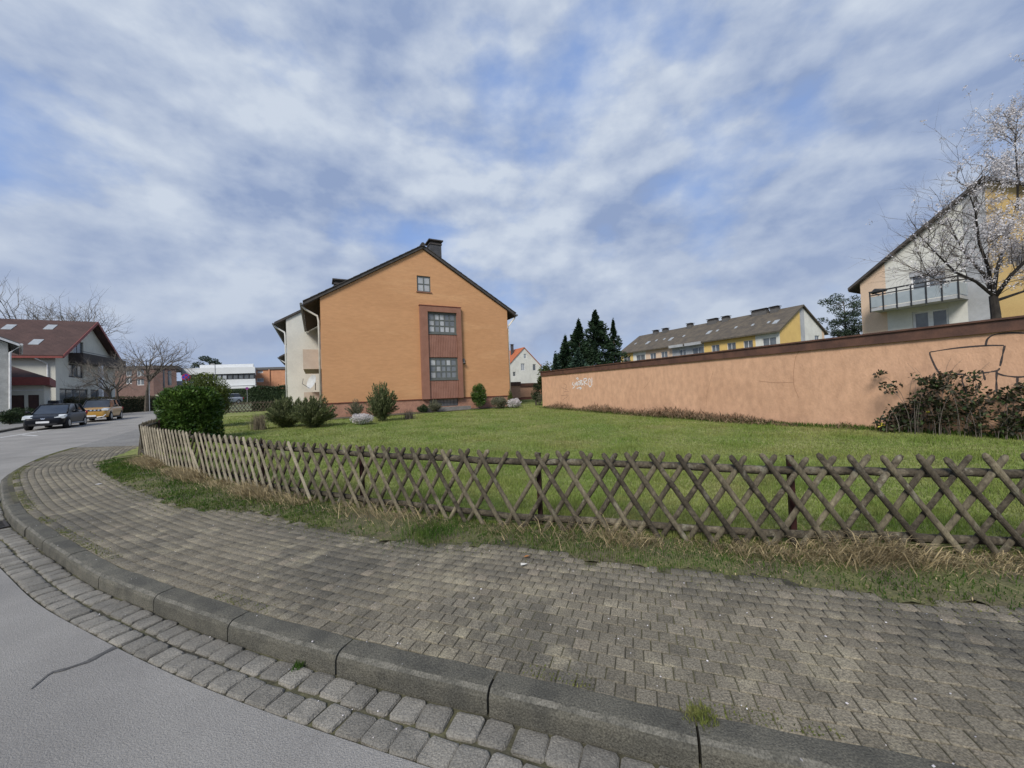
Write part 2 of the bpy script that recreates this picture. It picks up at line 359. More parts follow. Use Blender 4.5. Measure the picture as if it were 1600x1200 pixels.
lawn_poly = np.concatenate([VE, [(-23.4, 31.6), (-18.5, 34), (-8, 50), (12, 52), (24, 34), (18, 4), (13, .6)]])
def LZ(x, y): return G(x, y)+.012+.155*math.exp(-((x-10.5)**2+(y-7.5)**2)/24.5)+.012*math.sin(x*2.1+y)*math.sin(y*1.7-x*.6)
road_poly = np.concatenate([edge[::10], [(-56, 70), (-90, 90), (-96, 82), (-62, 62), (-40.8, 38.5), (-31.6, 25.3), (-27.9, 20.4), (-24, 14), (-16, 2), (-10, -12), (9, -12)]])
sheet('road', road_poly, lambda x, y: G(x, y)-.12, m_asph, 1.2)
sheet('gutter_bed', np.concatenate([offs(.05)[:iend+140:8], offs(-wid-.02)[:iend+140:8][::-1]]), lambda x, y: G(x, y)-.137, m_bed, .5)
kz = lambda i: 0.0 if i < iend else -min(.07, (i-iend)*.02*.2)
VTn = tangents(catmull(VP, .1)); VEi = catmull(VP, .1)+np.stack([VTn[:, 1], -VTn[:, 0]], 1)*.22
pave_poly = np.concatenate([offs(.1)[::15], [(-38, 51), (-24.5, 31)], VEi[::-1][::2]])
pavement = sheet('pavement', pave_poly, lambda x, y: G(x, y)-.0125, m_bed, .4)
pe0, pe1 = np.array([-14.95, 13.02]), np.array([-13.6, 14.2])                          # pavers stop, smooth slabs begin
ie = int(np.argmin(np.hypot(K[:, 0]-pe0[0], K[:, 1]-pe0[1])))
slab_poly = np.concatenate([offs(.14)[ie::15], [(-38, 51), (-24.6, 30.9)], [p for p in VE[::-1] if p[1] > 12.7][::3], [(-12.6, 12.9)]])
sheet('concrete_path', slab_poly, lambda x, y: G(x, y)-.002, m_conc, 1)
FP = [(8.5, 2.1), (6.3, 2.65), (5.2, 2.92), (4.11, 3.17), (2.71, 3.49), (2.1, 3.66), (1.67, 3.81), (1.20, 3.95), (.75, 4.09), (.32, 4.24), (-.14, 4.40), (-.80, 4.66), (-2.07, 5.25), (-2.49, 5.45), (-3.14, 5.75),
      (-3.6, 6.0), (-4.48, 6.55), (-6.35, 7.77), (-7.34, 8.44), (-9.0, 9.62), (-10.3, 10.58)]
FC = catmull(FP, .02); FT = tangents(FC); FN = np.stack([FT[:, 1], -FT[:, 0]], 1)     # FN points into the garden
def edge_drop(P):
    P = np.asarray(P, float).reshape(-1, 2); out = np.empty(len(P)); E = VE[::2]
    for a in range(0, len(P), 4000): out[a:a+4000] = np.sqrt(((P[a:a+4000, None]-E[None])**2).sum(2).min(1))
    return -.05*np.clip(1-out/.22, 0, 1)**1.5
garden_sheet = np.concatenate([(FC-FN*.02)[::10], [(-10.75, 10.95), (-14.6, 16.4), (-24.5, 30.2), (-23.4, 31.6), (-18.5, 34), (-8, 50), (12, 52), (24, 34), (18, 4), (12, 1.4)]])
sheet('lawn', garden_sheet, lambda x, y: LZ(x, y)+(edge_drop([(x, y)])[0] if math.hypot(x, y) < 17 else 0), m_lawn, .3)
m_verge = M('verge_soil', (.1, .088, .052), (.115, .12, .045), scale=2.2, rough=1, bump=.8, bscale=45, fine=.4, fscale=60)
vg = np.concatenate([VE[:np.argmin(np.hypot(VE[:, 0]+11.2, VE[:, 1]-10.7))]+0, [(-10.5, 10.9)], (FC+FN*.1)[::-8]])
sheet('verge', vg, lambda x, y: LZ(x, y)+edge_drop([(x, y)])[0]+.006, m_verge, .18)
sheet('verge_beside_street', np.concatenate([VE[np.argmin(np.hypot(VE[:, 0]+11.2, VE[:, 1]-10.7))-2:], [(-24.45, 30.15), (-14.55, 16.35), (-10.7, 10.9)]]), lambda x, y: LZ(x, y)+.003, m_lawn, .5)
lk = catmull([(-22.5, 11.5), (-24.2, 14.3), (-27.9, 20.4), (-31.6, 25.3), (-40.8, 38.5), (-62, 62)], .5)
lt = tangents(lk); ln = np.stack([-lt[:, 1], lt[:, 0]], 1)
sheet('pavement_across_street', np.concatenate([lk+ln*.1, (lk+ln*2.1)[::-1]]), lambda x, y: G(x, y)-.01, m_conc, 1)

# ---- kerb stones, each one metre long
def kerb_mesh(L, seed):
    r = random.Random(seed); pr = [(0, -.16), (.004, -.045), (.014, -.02), (.034, -.004), (.06, 0), (.155, 0), (.155, -.16)]; n = 9; mb = MB()
    for i in range(n):
        t = -L/2+L*i/(n-1); e = .012 if i in (0, n-1) else 0
        for j, (a, z) in enumerate(pr):
            jj = r.uniform(-.0025, .0025) if 0 < i < n-1 else 0
            mb.v.append((t, a+(e*.5 if j < 5 else 0)+jj, z-(e*.35 if 1 < j < 6 else 0)+jj))
    k = len(pr)
    for i in range(n-1):
        for j in range(k-1): mb.f.append((i*k+j, i*k+j+1, (i+1)*k+j+1, (i+1)*k+j))
    mb.f.append(tuple(range(k))); mb.f.append(tuple((n-1)*k+j for j in range(k))[::-1])
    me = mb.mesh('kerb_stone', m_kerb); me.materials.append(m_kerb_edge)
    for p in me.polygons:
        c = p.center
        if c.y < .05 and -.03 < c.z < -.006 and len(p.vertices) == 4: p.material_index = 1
    return me
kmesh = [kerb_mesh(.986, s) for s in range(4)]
def frame_at(i, o, z, tilt=0):
    i = min(max(i, 0), len(K)-1); t = KT[i]; n = KN[i]; p = K[i]+n*o; g = .022*t[1] if p[1] > 5 else 0
    tx = Vector((t[0], t[1], g)).normalized(); ny = Vector((n[0], n[1], tilt)).normalized(); up = tx.cross(ny)
    if up.z < 0: tx = -tx; up = -up
    ny = up.cross(tx); m = Matrix((tx, ny, up)).transposed().to_4x4(); m.translation = (p[0], p[1], G(p[0], p[1])+z); return m
kerb = thing('kerb', (0, 0, 0), 'dark concrete kerb of metre-long stones curving round the brick pavement', 'kerb')
j0 = int(np.argmin(np.abs(K[:iend, 0]+.18)))
for c in range(j0+25-50*12, iend+50*26, 50):
    if c < 60: continue
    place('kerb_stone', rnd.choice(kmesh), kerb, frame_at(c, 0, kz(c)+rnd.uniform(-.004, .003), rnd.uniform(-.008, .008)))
lkerb = thing('kerb', (-30, 23, G(0, 23)), 'low grey kerb along the far side of the street, beside the parked cars', 'kerb')
for i in range(0, 60, 2):
    t = lt[i]; n = ln[i]; p = lk[i]; tx = Vector((*(-t), 0)); ny = Vector((*n, 0)); mm = Matrix((tx, ny, tx.cross(ny))).transposed().to_4x4()
    if tx.cross(ny).z < 0: mm = Matrix((-tx, ny, (-tx).cross(ny))).transposed().to_4x4()
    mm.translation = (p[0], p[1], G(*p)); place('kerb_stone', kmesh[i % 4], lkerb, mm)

# ---- granite setts of the gutter, two courses
def sett_mesh(lx, ly, seed, h=.1, bev=.014, jit=.007):
    r = random.Random(seed); mb = MB(); J = lambda: r.uniform(-jit, jit)
    def ring(a, b, z):
        c = min(a, b)*.22; q = [(-a+c, -b), (a-c, -b), (a, -b+c), (a, b-c), (a-c, b), (-a+c, b), (-a, b-c), (-a, -b+c)]
        return [(x+J()*.6, y+J()*.6, z+J()*.25) for x, y in q]
    R = [ring(lx/2, ly/2, -h), ring(lx/2, ly/2, -bev), ring(lx/2-bev*.35, ly/2-bev*.35, -bev*.3), ring(lx/2-bev*1.3, ly/2-bev*1.3, .0)]
    for q in R: mb.v += q
    for k in range(3):
        for j in range(8): mb.f.append((k*8+j, k*8+(j+1) % 8, k*8+8+(j+1) % 8, k*8+8+j))
    mb.v.append((J(), J(), .002+J()*.3)); c = len(mb.v)-1
    for j in range(8): mb.f.append((24+j, 24+(j+1) % 8, c))
    return mb.mesh('sett', m_sett)
smesh = [sett_mesh(.152+.012*math.sin(s*2.3), .146, s) for s in range(7)]
gutter = thing('gutter', (0, 0, -.12), 'two courses of grey granite setts along the kerb foot', 'gutter')
gully_i = iend-22
for row, o in ((0, -.087), (1, -.252)):
    c = 120+row*4
    while c < iend+70:
        if not (abs(c-gully_i) < 16):
            place('sett', rnd.choice(smesh), gutter, frame_at(c, o+rnd.uniform(-.006, .006), -.117+rnd.uniform(-.006, .004), rnd.uniform(-.03, .03)) @ Matrix.Rotation(rnd.uniform(-.05, .05), 4, 'Z'))
        c += rnd.choice((8, 8, 9))
m_iron = M('cast_iron', (.05, .048, .045), (.08, .06, .045), scale=20, rough=.6, metal=.6)
def gully():
    mw = frame_at(gully_i, -.17, -.118); t = thing('road_gully', mw.translation, 'iron road drain grate in the gutter against the kerb', 'drain')
    mb = MB(); f0 = Fr(0, 0, 0)
    for a in ((-.25, .25, -.15, -.12), (-.25, .25, .12, .15), (-.25, -.22, -.12, .12), (.22, .25, -.12, .12)): mb.box(f0, *a, -.02, .006)
    o = place('frame', mb.mesh('frame', m_iron), t, mw)
    for k in range(7):
        mb = MB().box(f0, -.2+k*.062, -.175+k*.062, -.12, .12, -.02, .002); place('bar', mb.mesh('bar', m_iron), t, mw)
gully()

# ---- pavers, ten by ten centimetres, courses running with the kerb
def paver_mesh(seed):
    r = random.Random(seed); a = .0478; b = .0478; e = .004; J = lambda: r.uniform(-.0012, .0012); mb = MB()
    q = [(-a, -b), (a, -b), (a, b), (-a, b)]
    R = [[(x+J(), y+J(), -.045) for x, y in q], [(x+J(), y+J(), -e) for x, y in q], [(x*(1-e/a*1.1)+J(), y*(1-e/b*1.1)+J(), J()*.7) for x, y in q]]
    for s in R: mb.v += s
    for k in range(2):
        for j in range(4): mb.f.append((k*4+j, k*4+(j+1) % 4, k*4+4+(j+1) % 4, k*4+4+j))
    mb.f.append((8, 9, 10, 11)); return mb.mesh('paver', m_paver)
pmesh = [paver_mesh(s) for s in range(6)]
spots = []
for row in range(46):
    o = .16+.052+row*.1015; C = K[60:ie+60]+KN[60:ie+60]*o; seg = np.concatenate([[0], np.cumsum(np.linalg.norm(np.diff(C, axis=0), axis=1))])
    s = np.arange((row % 2)*.051+rnd.uniform(-.004, .004), seg[-1], .1015)
    x = np.interp(s, seg, C[:, 0]); y = np.interp(s, seg, C[:, 1]); ii = np.interp(s, seg, np.arange(60, ie+60)).astype(int)
    ok = ~inpoly(np.stack([x, y], 1), lawn_poly) & ((x-pe0[0])*(pe1-pe0)[1]-(y-pe0[1])*(pe1-pe0)[0] > 0) & (x < 7)
    # stop rows that have crossed the verge
    for a, b, i in zip(x[ok], y[ok], ii[ok]): spots.append((a, b, i))
def paver_matrix(a, b, i):
    t = KT[i]; ang = math.atan2(t[1], t[0])+rnd.uniform(-.022, .022)
    if ang > math.pi/2: ang -= math.pi
    dz = .0015*math.sin(a*1.3+b*1.7)+.001*math.sin(a*4.3-b*3.1)+rnd.uniform(-.0018, .0018)
    return Matrix.Translation((a, b, G(a, b)+dz-.004)) @ Matrix.Rotation(ang, 4, 'Z') @ Matrix.Rotation(rnd.uniform(-.016, .016), 4, 'X') @ Matrix.Rotation(rnd.uniform(-.014, .014), 4, 'Y')
def vis(a, b):
    x, y, z = project((a, b, 0)); return z > .3 and -20 < x < 1620 and y < 1215
spots.sort(key=lambda q: (not vis(q[0], q[1]), math.hypot(q[0], q[1])))
for q in spots[:298]: place('paver', rnd.choice(pmesh), pavement, paver_matrix(*q))
pv = [np.array([v.co[:] for v in m.vertices]) for m in pmesh]; pf = np.array([p.vertices[:] for p in pmesh[0].polygons])
VV, FF = [], []
for k, q in enumerate(spots[298:]):
    m = np.array(paver_matrix(*q)); v = rnd.choice(pv); VV.append(v@m[:3, :3].T+m[:3, 3]); FF.append(pf+12*k)
o = link('pavers', np_mesh('pavers', np.concatenate(VV), np.concatenate(FF), m_paver), pavement); o['kind'] = 'stuff'

# tar-filled crack and bay markings on the asphalt
m_tar = M('tar', (.07, .068, .065), (.11, .107, .1), scale=9, rough=.8, fine=.4)
m_paint = M('road_paint', (.62, .62, .6), (.42, .42, .41), scale=4, rough=.8, fine=.3)
road = bpy.data.objects['road']
def ribbon(name, P, W, mat, parent, dz=.004):
    P = np.array(P); T = tangents(P); Nn = np.stack([-T[:, 1], T[:, 0]], 1); W = np.broadcast_to(W, len(P)).reshape(-1, 1)
    A = P+Nn*W/2; B = P-Nn*W/2; n = len(P); V = [(x, y, G(x, y)-.12+dz) for x, y in np.concatenate([A, B])]
    return link(name, np_mesh(name, V, [(i, n+i, n+i+1, i+1) for i in range(n-1)], mat), parent)
cr = [tuple(gnd(*p, -.12))[:2] for p in ((48, 1078), (62, 1066), (80, 1052), (100, 1047), (120, 1040), (138, 1034), (152, 1026), (166, 1019), (182, 1011))]
ribbon('tar_crack', catmull(cr, .03), np.interp(np.linspace(0, 1, len(catmull(cr, .03))), [0, .3, .6, .85, 1], [.006, .022, .032, .045, .05])*(1+.25*np.sin(np.arange(len(catmull(cr, .03)))*1.3)), m_tar, road)
def bay(a, b, w=.12): 
    p, q = np.array(gnd(*a, -.12))[:2], np.array(gnd(*b, -.12))[:2]; ribbon('bay_line', np.linspace(p, q, 12), w, m_paint, road)
bay((0, 684), (82, 671)); bay((34, 679.5), (58, 681))

# ---- grass: lawn blades, verge, straw, moss
HO = Fr(-10.5, 21.3, 27)                    # the orange house's front left corner and its axes
def in_view(P, pad=60):
    q = P-np.array([0, 0, EYE]); z = q@cF; x = 800+FPX*(q@cR)/np.maximum(z, .1); return (z > .3) & (x > -pad) & (x < 1600+pad)
def lz_np(P): return np.array([LZ(a, b) for a, b in P])
def lawn_blades():
    n = 620000; r = np.exp(rng.uniform(math.log(2.6), math.log(33), n)); a = rng.uniform(R_(-56), R_(57), n)
    P = np.stack([r*np.sin(a), r*np.cos(a)], 1); P = P[inpoly(P, lawn_poly)]
    garden = np.concatenate([FC[::20], [(-14.3, 16.1), (-24, 30), (-22.9, 31.9), (-18.5, 34), (-8, 50), (12, 52), (24, 34), (18, 4)]])
    P = P[inpoly(P, garden)]
    rel = P-HO.o; u = rel@HO.d; v = rel@HO.n; P = P[~((u > -.5) & (u < 12) & (v > -.3))]
    r = np.hypot(P[:, 0], P[:, 1]); clump = .5+.5*np.sin(P[:, 0]*2.3+np.sin(P[:, 1]*1.9))*np.sin(P[:, 1]*2.7+np.sin(P[:, 0]*1.3))
    clump = np.where(clump > .72, clump*1.5, clump*.8); H = rng.uniform(.02, .055, len(P))*(1+.8*clump); W = .0035+.00085*r
    blades('grass_blades', np.column_stack([P, lz_np(P)-.004]), H, W, m_grass, segs=1, lean=.7)
    o = bpy.data.objects['grass_blades']; tag(o, 'short green mown grass growing over the garden lawn', 'grass', kind='stuff')
lawn_blades()
def along_fence(n, s0, s1, o0, o1):
    t = rng.uniform(s0, s1, n); i = np.clip((t/.02).astype(int), 0, len(FC)-1); o = rng.uniform(o0, o1, n)
    return FC[i]+FN[i]*o.reshape(-1, 1), i
FL = len(FC)*.02
def sx(x): return .02*int(np.argmin(np.abs(FC[:, 0]-x)))
def verge():
    P, i = along_fence(150000, 0, FL, -1.25, .12); P = P[inpoly(P, lawn_poly)]
    dens = np.sin(P[:, 0]*1.35+.6)+.8*np.sin(P[:, 0]*3.1+P[:, 1]*2)+.5*np.sin(P[:, 1]*5.3-P[:, 0]*2.2)
    k = dens+rng.normal(0, 1.2, len(P)) > .1; P = P[k]
    b = blades('verge_grass', np.column_stack([P, lz_np(P)+edge_drop(P)]), rng.uniform(.012, .06, len(P)), .0045+.0005*np.hypot(P[:, 0], P[:, 1]), m_grass_deep, lean=.6)
    tag(b, 'patchy dark green grass and weeds between fence and pavers', 'grass', kind='stuff')
    Q, i = along_fence(5200, 0, FL, -1.2, .15); Q = Q[inpoly(Q, lawn_poly)]; n = len(Q); Q = np.column_stack([Q, lz_np(Q)+edge_drop(Q)+.008]); a = rng.uniform(0, 6.28, n); s = rng.uniform(.006, .05, n)*rng.choice([.4, .6, 1], n); w = rng.uniform(.0015, .005, n)
    d = np.column_stack([np.cos(a)*s, np.sin(a)*s, rng.normal(0, .004, n)]); e = np.column_stack([-np.sin(a)*w, np.cos(a)*w, np.full(n, .001)])
    tag(link('dead_stalks', np_mesh('dead_stalks', np.stack([Q-d, Q+e, Q+d, Q-e], 1), np.arange(n*4).reshape(n, 4), m_straw)), 'loose dead stalks and leaf bits strewn over the verge', 'dead stalks', kind='stuff')
    parts = []
    for s0, s1, n, w in ((sx(8), sx(1.9), 6500, .30), (sx(1.9), sx(.9), 700, .25), (sx(.9), sx(-2.9), 900, .3), (sx(-2.9), sx(-3.8), 700, .2), (sx(-3.8), sx(-9.6), 5200, .3)):
        t = rng.uniform(s0, s1, n); cl = np.round(t/.17)*.17+rng.normal(0, .045, n); i = np.clip((cl/.02).astype(int), 0, len(FC)-1)
        parts.append((FC[i]+FN[i]*(rng.normal(-.12, .12, n)-.1*rng.random(n)**3).reshape(-1, 1), np.arctan2(-FN[i][:, 1], -FN[i][:, 0])+rng.normal(0, 1.0, n)))
    P = np.concatenate([p for p, _ in parts]); az = np.concatenate([a for _, a in parts]); ok = inpoly(P, lawn_poly); P, az = P[ok], az[ok]
    b = blades('straw', np.column_stack([P, lz_np(P)+edge_drop(P)]), rng.uniform(.1, .36, len(P))*np.clip(.75+.45*np.sin(P[:, 0]*2.7)+.25*np.sin(P[:, 0]*6.1+2), .25, 1.2), .005+.0004*np.hypot(P[:, 0], P[:, 1]), m_straw, lean=.5, az=az, flop=.7)
    tag(b, 'dry straw-coloured dead grass heaped along the foot of the lattice fence', 'dead grass', kind='stuff')
    # moss creeping over the paver joints beside kerb and verge
    i = rng.integers(60, ie, 9000); P1 = K[i]+KN[i]*(.165+np.abs(rng.normal(0, .06, 9000))).reshape(-1, 1)
    w = (np.sin(P1[:, 0]*2.1)+np.sin(P1[:, 0]*5.7+1)+np.where(P1[:, 0] < -3.6, .9, -.5)) > .25; P1 = P1[w]
    j = rng.integers(0, len(VE)-1, 16000); P2 = VE[j]+rng.normal(0, .13, (16000, 2)); P2 = P2[np.hypot(P2[:, 0], P2[:, 1]) < 13]
    P = np.concatenate([P1, P2]); Z = np.array([G(a, b) for a, b in P])
    b = blades('moss', np.column_stack([P, Z-.004]), rng.uniform(.004, .016, len(P)), .008+.0008*np.hypot(P[:, 0], P[:, 1]), m_moss, segs=1, lean=1.0)
    tag(b, 'yellow-green moss in the joints beside kerb and verge', 'moss', kind='stuff')
verge()
def tuft(px, py, n, r, h, label, dz=0.0, mat=m_grass_deep, name='weed'):
    c = gnd(px, py, dz); P = rng.normal(0, r, (n, 3)); P[:, 2] = 0; P = P+np.array(c)
    tag(blades(name, P, rng.uniform(h*.4, h, n), .005, mat, org=tuple(c), lean=.7), label, 'weed', kind='stuff')
tuft(465, 1044, 90, .018, .05, 'small green weed growing in the gutter at the kerb foot', -.12)
tuft(1094, 1118, 420, .032, .035, 'moss and grass tuft growing out of a gap in the kerb', 0, m_moss, 'grass_tuft')
tuft(672, 835, 900, .17, .14, 'lush dark green grass clump in front of the lattice fence', 0.01, m_grass_deep, 'grass_clump')
# ================================================================== lattice fences
m_wood = M('weathered_wood', (.165, .142, .094), (.072, .06, .042), scale=5, rough=.9, bump=.6, bscale=35, rndv=.22, fine=.4, fscale=45, stretch=(1, 1, .45), patch=(.36, .6), stain=((.27, .26, .19), 9, .56, .7, .6, (1, 1, .5)))
m_wood_dark = M('dark_weathered_wood', (.052, .043, .03), (.125, .107, .075), scale=7, rough=.9, bump=.6, bscale=35, rndv=.25, fine=.45, fscale=45, patch=(.48, .66), stain=((.21, .2, .155), 9, .58, .7, .6, (1, 1, .5)))
m_wood_pale = M('bleached_wood', (.28, .245, .18), (.17, .148, .105), scale=6, rough=.9, bump=.5, bscale=35, rndv=.18, fine=.3, patch=(.4, .68))
m_post = M('red_brown_steel', (.035, .01, .008), (.02, .008, .007), scale=9, rough=.6, fine=.25)
def slat_mesh(seed, mat, L=1.04):
    r = random.Random(seed); n = 7; k = 7; mb = MB(); bx, by = r.uniform(-.008, .008), r.uniform(-.005, .005)
    for i in range(n):
        t = i/(n-1); z = L*t; w = .0265*(1+r.uniform(-.07, .07)); cx = bx*math.sin(math.pi*t); s = 1.0
        if i == n-1: s = .55
        if i == n-2: z = L*.972
        for j in range(k):
            a = math.pi*j/(k-1); mb.v.append((cx+w*s*math.cos(a), by*math.sin(math.pi*t)-w*s*math.sin(a)*1.02, z))
    for i in range(n-1):
        for j in range(k-1): mb.f.append((i*k+j, i*k+j+1, (i+1)*k+j+1, (i+1)*k+j))
        mb.f.append((i*k+k-1, i*k, (i+1)*k, (i+1)*k+k-1))
    mb.f.append(tuple(range(k))); mb.f.append(tuple((n-1)*k+j for j in range(k)))
    return mb.mesh('slat', mat)
SL = {k: [slat_mesh(10*q+s, m) for s in range(5)] for q, (k, m) in enumerate((('mid', m_wood), ('dark', m_wood_dark), ('pale', m_wood_pale)))}
SHORT = slat_mesh(99, m_wood_pale, .72)
def fence(root, C, s0, s1, tone, posts, skipf=(), skipb=(), flip=1, short=None, rails=True):
    """C: dense path (2 cm); flip=1 keeps the half-round faces to the right-to-left walker's left"""
    T = tangents(C); Nn = np.stack([T[:, 1], -T[:, 0]], 1)*flip; LEAN = .545; sp = .24
    def pt(s, o, z):
        i = min(max(int(s/.02), 0), len(C)-1); p = C[i]+Nn[i]*o; return Vector((p[0], p[1], LZ(p[0], p[1])+z)), Nn[i]
    def slat(sb, st, o, me, zt=None):
        xx = C[min(max(int(st/.02), 0), len(C)-1)][0]; zt = zt or float(np.interp(xx, [0, 2.2, 3.4], [.84, .82, .785]))
        jt = rnd.uniform(-.016, .016); b, n = pt(sb, o, rnd.uniform(-.035, -.01)); t, _ = pt(st+jt, o, zt+rnd.uniform(-.018, .018))
        z = (t-b).normalized(); y = Vector((n[0], n[1], 0)); y = (y-z*y.dot(z)).normalized(); x = y.cross(z); m = Matrix((x, y, z)).transposed().to_4x4()
        m = m @ Matrix.Rotation(rnd.uniform(-.2, .2), 4, 'Z'); m.translation = b; return place('slat', me, root, m)
    k = 0; s = s0
    while s < s1:
        tn = tone(s)
        if k not in skipb: slat(s+LEAN-.03, s-.035, .036, rnd.choice(SL['dark' if tn == 'pale' else rnd.choice(('dark', 'mid'))]))
        if k not in skipf: slat(s-.0, s+LEAN, 0, SHORT if k == short else rnd.choice(SL[tn]), .58 if k == short else None)
        s += sp; k += 1
    ps = list(posts)
    for i, a in enumerate(ps):
        p, n = pt(a, .135, 0); f = Fr(p.x, p.y, math.degrees(math.atan2(n[1], n[0]))-90)
        part('post', m_post, root, lambda mb: (mb.box(f, -.024, .024, -.024, .024, p.z-.25, p.z+.82), mb.box(f, -.027, .027, -.027, .027, p.z+.82, p.z+.827)))
        if rails and i+1 < len(ps):
            b = ps[i+1]
            for h, r in ((.735, .038), (.11, .036)):
                q = [pt(x, .075+rnd.uniform(-.004, .004), h+rnd.uniform(-.008, .008)-(float(np.interp(C[min(max(int(x/.02), 0), len(C)-1)][0], [0, 2.2, 3.4], [0, .02, .055])) if h > .5 else 0))[0] for x in np.linspace(a-.05, b+.03, 8)]
                MB().tube(q, [r*rnd.uniform(.93, 1.07) for _ in q], 8).build('rail', m_wood_dark, root, smooth=True)
f0 = thing('lattice_fence', (*FC[len(FC)//3], 0), 'low weathered crossed-slat wooden fence curving along the brick pavement in the foreground', 'fence')
s_post = [sx(6.9), sx(4.32), sx(2.57), sx(.22), sx(-2.22), sx(-4.4), sx(-6.55), sx(-8.6), FL-.05]
sa, sb = sx(6.8), FL-.68
def tone(s):
    x = FC[min(int(s/.02), len(FC)-1)][0]
    if x < -4.2: return 'pale'
    if x < -2.6: return 'mid' if rnd.random() < .5 else 'pale'
    if x < .8: return 'mid' if rnd.random() < .8 else 'dark'
    return 'mid' if rnd.random() < .35 else 'dark'
kx = lambda x: int(round((sx(x)-sa)/.24))
fence(f0, FC, sa, sb, tone, s_post, skipf=(kx(.3),), skipb=(kx(.0),), short=kx(-6.3))
S1 = resample(np.array([(-10.42, 10.68), (-14.3, 16.05), (-20, 24.1)]), .02)
f1 = thing('lattice_fence', (*S1[150], LZ(*S1[150])), 'dark crossed-slat fence running away beside the street behind the laurel', 'fence')
fence(f1, S1, .1, 11.4, lambda s: 'dark', [.05, 2.6, 5.2, 7.8, 10.4])
S2 = resample(np.array([(-23.7, 30.3), (-16.2, 34.1)]), .02)[::-1]
f2 = thing('lattice_fence', (*S2[150], LZ(*S2[150])), 'distant dark crossed-slat fence at the back of the lawn beside the dark hedge', 'fence')
fence(f2, S2, .3, 7.4, lambda s: 'dark', [.2, 2.6, 5.0, 7.5])

# ================================================================== long garage wall on the right
m_wallor = M('salmon_render', (.55, .333, .212), (.49, .29, .182), scale=.8, rough=.93, bump=.5, bscale=25, fine=.13, fscale=6, stretch=(1, 1, .55), patch=(.4, .75), stain=((.3, .19, .125), 1.3, .58, .8, .5, (1, 1, .35)))
m_fascia = M('brown_fascia', (.115, .058, .04), (.075, .04, .03), scale=3, rough=.6, fine=.15)
m_roofgrey = M('flat_roof_felt', (.12, .115, .11), rough=.95, scale=2)
m_spray_w = M('white_spray_paint', (.72, .72, .72), (.62, .62, .62), scale=20, rough=.6, fine=0)
m_spray_k = M('black_spray_paint', (.035, .03, .03), (.07, .055, .05), scale=14, rough=.6, fine=0)
m_crack = M('render_crack', (.36, .205, .12), (.3, .17, .1), scale=9, rough=.95)
WF = Fr(1.87, 24.08, -63)                   # u from the far end towards the camera, v into the garages
gw = thing('garage_row', WF.p(0, 0, G(0, 24)), 'long salmon garage back wall with brown edge boards and graffiti', 'garage')
WT, WU = 2.66, 26.0
part('wall', m_wallor, gw, lambda mb: mb.box(WF, 0, WU, 0, 6, -.1, WT-.27))
boxp('roof', m_roofgrey, gw, WF, .05, WU-.05, .08, 5.95, WT-.27, WT-.03)
part('fascia', m_fascia, gw, lambda mb: (mb.box(WF, -.05, WU+.05, -.06, -.003, WT-.27, WT-.03), mb.box(WF, -.05, -.003, -.003, 6.0, WT-.27, WT-.03)))
part('coping', m_fascia, gw, lambda mb: (mb.box(WF, -.09, WU+.09, -.1, .06, WT-.028, WT+.012), mb.box(WF, -.09, .06, .062, 6.0, WT-.028, WT+.012)))
def stroke(name, pix, w, mat, parent, fr, v=-.004, width_fn=None):
    Q = np.array([fr.on(*p) for p in pix]); Q = catmull(Q, .03) if len(Q) > 2 else np.linspace(Q[0], Q[1], 12)
    T = tangents(Q); Nn = np.stack([-T[:, 1], T[:, 0]], 1); n = len(Q); ww = np.full((n, 1), w)
    if width_fn is not None: ww = ww*width_fn(np.linspace(0, 1, n)).reshape(-1, 1)
    A = Q+Nn*ww/2; B = Q-Nn*ww/2; mb = MB(); mb.add([fr.p(a[0], v, a[1]) for a in A]+[fr.p(b[0], v, b[1]) for b in B], [(i, n+i, n+i+1, i+1) for i in range(n-1)])
    return mb.build(name, mat, parent)
def zc(sc_, ox, oy): return lambda pts: [(ox+a/sc_, oy+b/sc_) for a, b in pts]
z8 = zc(8.42, 770, 530)
for k, s in enumerate([[(1060, 565), (1046, 590), (1062, 605), (1078, 622), (1060, 640), (1050, 652)], [(1078, 600), (1085, 575), (1095, 610), (1105, 560), (1112, 612)], [(1118, 612), (1124, 560), (1140, 555), (1146, 600), (1122, 585), (1150, 606)],
                       [(1098, 522), (1116, 508), (1126, 522), (1112, 530)], [(1150, 535), (1158, 600)], [(1150, 540), (1178, 545), (1160, 570), (1190, 590), (1160, 605)],
                       [(1196, 525), (1206, 612)], [(1196, 525), (1226, 515), (1236, 540), (1206, 566), (1250, 600)], [(1252, 560), (1262, 600), (1280, 626), (1298, 600), (1290, 545), (1272, 520), (1258, 540), (1272, 566)],
                       [(1302, 505), (1308, 570)], [(1312, 588), (1316, 596)], [(1105, 650), (1130, 640), (1168, 642)], [(1140, 630), (1168, 642), (1146, 660)]]):
    stroke('graffiti_stroke', z8(s), .045, m_spray_w, gw, WF)
z6 = zc(5.0, 1280, 480)
